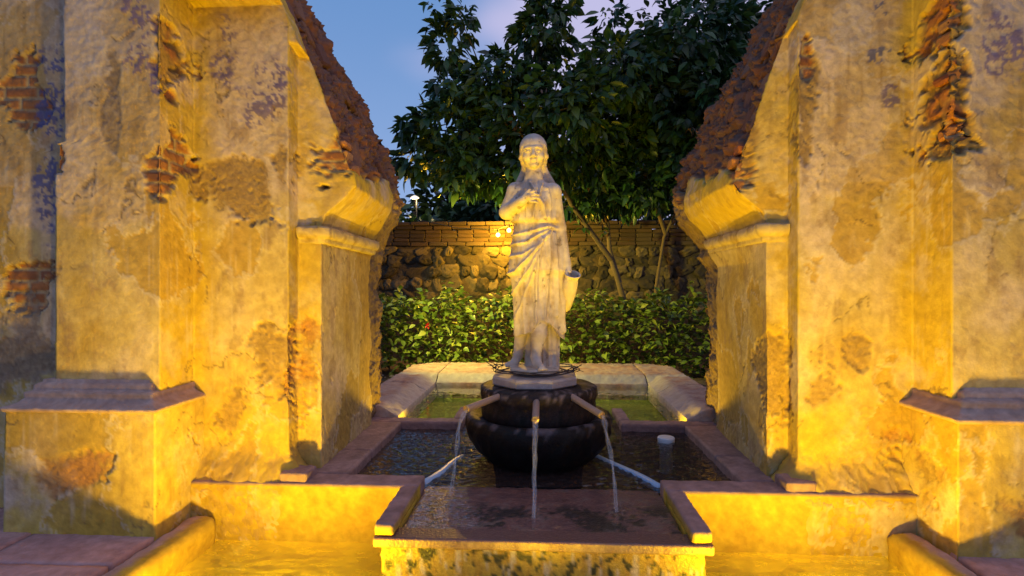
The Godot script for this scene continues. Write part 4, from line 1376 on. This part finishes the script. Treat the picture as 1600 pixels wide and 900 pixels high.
func build_lamps() -> void:
	# festoon bulbs on a cable in front of the wall
	var cable := thing("string_lights", "two lit round bulbs on a drooping cable in front of the brick topped wall", "string lights")
	var pts := []
	for k in 17:
		var t := k / 16.0
		pts.append(Vector3(lerpf(-3.2, .35, t), 2.36 - 0.42 * sin(t * PI * .5 + .4) * (1 - t) * .6 + .02 * t, lerpf(-7.6, -8.55, t)))
	var a := Vector3(-.497, 2.103, -8.5)
	var b := Vector3(-.670, 2.032, -8.5)
	part("cable", tube([Vector3(-1.9, 2.28, -8.62), Vector3(-1.3, 2.15, -8.6), b + Vector3(0, .09, 0), a + Vector3(0, .085, 0), Vector3(-.2, 2.25, -8.6), Vector3(.3, 2.44, -8.5), Vector3(.9, 2.62, -8.1)], [.006], 6), M.iron, cable)
	for p in [a, b]:
		part("socket", tube([p + Vector3(0, .09, 0), p + Vector3(0, .035, 0)], [.014, .016], 8), M.iron, cable)
		var s := SphereMesh.new()
		s.radius = .033; s.height = .066; s.radial_segments = 20; s.rings = 12
		var bulb := part("bulb", s, glow_mat(Color(1.0, .82, .45), 9.0), cable)
		bulb.position = p
		lamp(p, LAMP_BULB, Color(1.0, .75, .18), .03)
	# garden lantern standing out of sight behind the left pier; it lights hedge and stems
	var lan := thing("garden_lantern", "iron garden lantern on a post behind the left pier", "lantern", Vector3(-2.3, 0, -5.4))
	part("post", tube([Vector3(0, 0, .1), Vector3(0, 1.5, .1)], [.03], 10), M.iron, lan)
	part("lamp_glass", facet_prism([Vector2(0, 1.86), Vector2(.05, 1.86), Vector2(.07, 1.93), Vector2(0, 1.93)], 6, 0), glow_mat(Color(1.0, .80, .42), 4.0), lan)
	part("shade", facet_prism([Vector2(.16, 1.88), Vector2(.09, 1.96), Vector2(0, 2.0)], 6, 0), M.iron, lan)
	part("arm", tube([Vector3(0, 1.5, .1), Vector3(0, 2.05, .1), Vector3(0, 2.05, 0), Vector3(0, 1.99, 0)], [.015], 8), M.iron, lan)
	var beam := SpotLight3D.new()
	beam.name = numbered("lantern_light")
	beam.light_energy = LAMP_LANTERN
	beam.light_color = Color(1.0, .92, .38)
	beam.light_size = .05
	beam.spot_range = 40
	beam.spot_attenuation = 2
	beam.spot_angle = 46
	beam.spot_angle_attenuation = 1.0
	beam.shadow_enabled = true
	add_child(beam, true)
	beam.position = Vector3(-2.3, 1.85, -5.4)
	beam.look_at(Vector3(-.1, .95, -7.4), Vector3.UP)
	# street lamp far behind
	var street := thing("street_lamp", "small lit street lamp beyond the wall above the distant trees", "street lamp", Vector3(-3.276, 0, -14.0))
	part("post", tube([Vector3(.05, 0, -.02), Vector3(.05, 3.62, -.02)], [.04, .02], 8), M.iron, street)
	var st := part("lamp_head", lathe([Vector2(0, 3.52), Vector2(.08, 3.523), Vector2(.12, 3.54), Vector2(.10, 3.565), Vector2(.04, 3.60), Vector2(0, 3.61)], 24, 0, func(_p: Vector3) -> Color: return Color.WHITE), glow_mat(Color(1.0, .93, .80), 1.1), street)
	st.position = Vector3.ZERO
	lamp(Vector3(-3.276, 3.44, -13.96), 0.6, Color(1.0, .86, .62), .1)
	# lamps sunk in the pools; the high pair and the middle one are added
	for s in [-1.0, 1.0]:
		pool_lamp(Vector3(POOL_X * s, POOL_Y, POOL_Z), Vector3(AIM.x * s, AIM.y, AIM.z), LAMP_POOL, "round underwater lamp near the %s end of the front pool" % ("left" if s < 0 else "right"), SPOT_ANGLE)
		pool_lamp(Vector3(.62 * s, -0.30, -0.95), Vector3(2.1 * s, 2.75, -2.7), LAMP_HIGH_ADDED, "added underwater lamp on the %s of the front pool, brightening the upper pier" % ("left" if s < 0 else "right"), 46.0)
		pool_lamp(Vector3(.80 * s, .06, -4.50), Vector3(1.28 * s, 1.0, -3.6), LAMP_REAR, "small underwater lamp at the %s front corner of the rear pool" % ("left" if s < 0 else "right"), 70.0)
	pool_lamp(Vector3(0.0, -.30, -1.50), Vector3(-.03, 1.85, -3.5), LAMP_MID_ADDED, "added underwater lamp in the middle of the front pool, brightening the statue", 30.0)

func lamp(at: Vector3, energy: float, c: Color, size: float) -> OmniLight3D:
	var l := OmniLight3D.new()
	l.name = numbered("lamp_light")
	l.light_energy = energy
	l.light_color = c
	l.light_size = size
	l.omni_range = 40
	l.omni_attenuation = 2
	l.shadow_enabled = true
	add_child(l, true)
	l.position = at
	return l

func pool_lamp(at: Vector3, aim: Vector3, energy: float, label: String, angle: float) -> void:
	var big := at.y < -0.1
	var t := thing("pool_lamp", label, "pool lamp", at, "underwater lamps")
	var k := 1.0 if big else 0.4
	var d := (aim - at).normalized()
	part("housing", tube([-d * .10 * k, -d * .045 * k], [.05 * k, .062 * k], 16), M.iron, t)
	part("lamp_glass", tube([-d * .044 * k, -d * .03 * k], [.055 * k, .05 * k], 16), glow_mat(Color(1.0, .80, .35), 3.0), t)
	part("stand", tube([-d * .08 * k, Vector3(0, -.27 if big else -.03, 0)], [.015 * k], 8), M.iron, t)
	var l := SpotLight3D.new()
	l.name = numbered("pool_light")
	l.light_energy = energy
	l.light_color = LAMP_COLOR
	l.light_size = .045 * k
	l.spot_range = 40
	l.spot_attenuation = 2
	l.spot_angle = angle
	l.spot_angle_attenuation = 1.0
	l.shadow_enabled = true
	add_child(l, true)
	l.position = at
	l.look_at(aim, Vector3(0, 0.01, -1))

func build_ground() -> void:
	var g := Node3D.new()
	g.name = "ground"
	add_child(g)
	tag(g, "reddish plaza paving in front and bare garden soil behind the arch", "ground", "", "structure")
	var P := PackedVector3Array()
	var C := PackedColorArray()
	var N := PackedVector3Array()
	var I := PackedInt32Array()
	# far sheet in four strips round the pools
	for r in [[-120, 120, -130, -4.3], [-120, -1.86, -4.3, 60], [1.86, 120, -4.3, 60], [-1.86, 1.86, -.46, 60]]:
		var f := P.size()
		for q in [[r[0], r[2]], [r[1], r[2]], [r[0], r[3]], [r[1], r[3]]]:
			P.append(Vector3(q[0], -0.03, q[1]))
			N.append(Vector3.UP)
			C.append(Color(.10, .075, .05))
		I.append_array([f, f + 1, f + 2, f + 1, f + 3, f + 2])
	part("soil", from_arrays(P, N, C, I), M.stone, g)
	var soil_t := func(p: Vector3) -> Color:
		return Color(.17, .11, .06).lerp(Color(.08, .055, .03), clampf(.5 + n_mid.get_noise_3dv(p * 3.0) + n_fine.get_noise_3dv(p), 0, 1))
	P = PackedVector3Array(); C = PackedColorArray()
	for j in 110:
		for i in 220:
			var p := Vector3(-3.6 + i * .034, 0, -9.0 + j * .042)
			p.y = -.012 + .02 * n_mid.get_noise_3dv(p * 2.0) + .012 * n_fine.get_noise_3dv(p * .6)
			P.append(p)
			C.append(soil_t.call(p))
	part("garden_soil", sheet(P, C, 220, 110, -1.0), M.stone, g)
	# paving slabs beside the front pool
	var slab_t := func(p: Vector3) -> Color:
		return Color(.62, .38, .35).lerp(Color(.46, .27, .26), clampf(.45 + n_mid.get_noise_3dv(p * 1.2) * 1.1 + n_fine.get_noise_3dv(p) * .4, 0, 1))
	for s in [-1.0, 1.0]:
		for k in 6:
			for m in 3:
				var z0 := -2.80 + k * .55
				var x0 := 1.856 + m * .62
				var lo := Vector3(minf(x0 * s, (x0 + .612) * s), -.05, z0)
				var hi := Vector3(maxf(x0 * s, (x0 + .612) * s), .006 * (m % 2) + .004, z0 + .545)
				part("paving_slab", worn_block(lo, hi, .03, .008, .006, slab_t), M.cement, g)
	# dry leaves on the soil by the lantern
	rng.seed = 9
	for k in 60:
		var l := part("dry_leaf", leaf_mesh(.09, .05, .15), M.dry_flower, g)
		l.transform = leaf_place(Vector3(rng.randf_range(-2.4, -1.5), .02, rng.randf_range(-7.3, -6.2)), Vector3(rng.randf_range(-1, 1), .1, rng.randf_range(-1, 1)), rng.randf_range(-.5, .5), rng.randf_range(.6, 1.1))

func dusk_sky() -> PanoramaSkyMaterial:
	var im := Image.create(512, 256, false, Image.FORMAT_RGBAF)
	var cn := FastNoiseLite.new()
	cn.noise_type = FastNoiseLite.TYPE_SIMPLEX_SMOOTH
	cn.frequency = 1.1
	cn.fractal_octaves = 5
	cn.seed = 21
	for y in 256:
		var el := PI * (0.5 - (y + 0.5) / 256.0)
		for x in 512:
			var az := TAU * (x + 0.5) / 512.0
			var d := Vector3(sin(az) * cos(el), sin(el), -cos(az) * cos(el))
			var up := clampf(d.y, 0, 1)
			var c := Color(.30, .43, .72).lerp(Color(.13, .27, .56), smoothstep(0.0, 0.55, up)).lerp(Color(.09, .20, .47), smoothstep(.5, 1.0, up))
			var cl := cn.get_noise_3d(d.x * 1.2, d.y * 2.6, d.z * 1.2)
			var m := smoothstep(-0.25, 0.38, cl * 0.8 + SKY_BIAS * sin(az + 0.10))
			c = c.lerp(Color(.56, .52, .76), m * 0.85)
			if d.y < 0: c = Color(.10, .09, .10)
			im.set_pixel(x, y, c * SKY_GAIN)
	var s := PanoramaSkyMaterial.new()
	s.panorama = ImageTexture.create_from_image(im)
	return s

func setup_noise() -> void:
	for q in [[n_fine, 26.0, 4, 1], [n_mid, 3.0, 4, 2], [n_big, 0.9, 3, 3], [n_ridge, 1.0, 4, 4]]:
		q[0].noise_type = FastNoiseLite.TYPE_SIMPLEX_SMOOTH
		q[0].frequency = q[1]
		q[0].fractal_octaves = q[2]
		q[0].seed = q[3]
	n_ridge.fractal_type = FastNoiseLite.FRACTAL_RIDGED
	n_cell.noise_type = FastNoiseLite.TYPE_CELLULAR
	n_cell.frequency = 7.0
	n_cell.seed = 6
	n_cell.fractal_type = FastNoiseLite.FRACTAL_NONE
	n_cell.cellular_return_type = FastNoiseLite.RETURN_DISTANCE

func _ready() -> void:
	setup_noise()
	var cam := Camera3D.new()
	cam.name = "camera"
	add_child(cam)
	cam.position = Vector3(0, 1.2, 0)
	cam.rotation.y = atan(45.0 / 850.0)
	cam.fov = rad_to_deg(2.0 * atan(450.0 / 850.0))
	cam.far = 400.0
	cam.current = true
	var env := WorldEnvironment.new()
	env.name = "environment"
	var e := Environment.new()
	e.background_mode = Environment.BG_SKY
	e.sky = Sky.new()
	e.sky.sky_material = dusk_sky()
	e.tonemap_mode = Environment.TONE_MAPPER_LINEAR
	e.tonemap_exposure = 1.1
	e.sdfgi_enabled = true
	e.ssao_enabled = true
	e.ssil_enabled = true
	env.environment = e
	add_child(env)
	make_materials()
	build_ground()
	build_pier(true)
	build_pier(false)
	build_wall()
	build_basins()
	build_bowl()
	build_statue()
	build_hedge()
	build_big_tree()
	far_tree("dark bushy tree beyond the wall, below the street lamp", Vector3(-3.5, 0, -15.0), 4.1, 2.6, 61, 700, .30)
	far_tree("dark tree beyond the wall, left behind the statue", Vector3(-1.2, 0, -14.5), 4.9, 3.2, 62, 1000, .30)
	far_tree("dark tree beyond the wall behind the slender stems", Vector3(1.6, 0, -15.0), 5.4, 4.0, 63, 1100, .30)
	far_tree("dark tree beyond the wall at the right of the opening", Vector3(4.6, 0, -14.5), 6.0, 4.2, 64, 1000, .30)
	far_tree("tall fine leaved tree reaching above the right pier", Vector3(3.6, 0, -11.0), 7.4, 3.6, 65, 1500, .20)
	build_lamps()

# ------------------------------------------------------------------ light settings

const LAMP_COLOR := Color(1.0, .815, .05)
const LAMP_POOL := 15.0
const LAMP_MID_ADDED := 7.0  # added lamp that brightens the statue
const LAMP_HIGH_ADDED := 5.0  # added pair of lamps that brighten the upper piers
const LAMP_REAR := 1.3
const LAMP_BULB := 2.4
const LAMP_LANTERN := 42.0
const POOL_X := 1.05
const POOL_Y := -0.28
const POOL_Z := -1.85
const AIM := Vector3(1.55, 2.6, -2.6)
const SPOT_ANGLE := 80.0
const SKY_GAIN := 0.98
const SKY_BIAS := 1.1
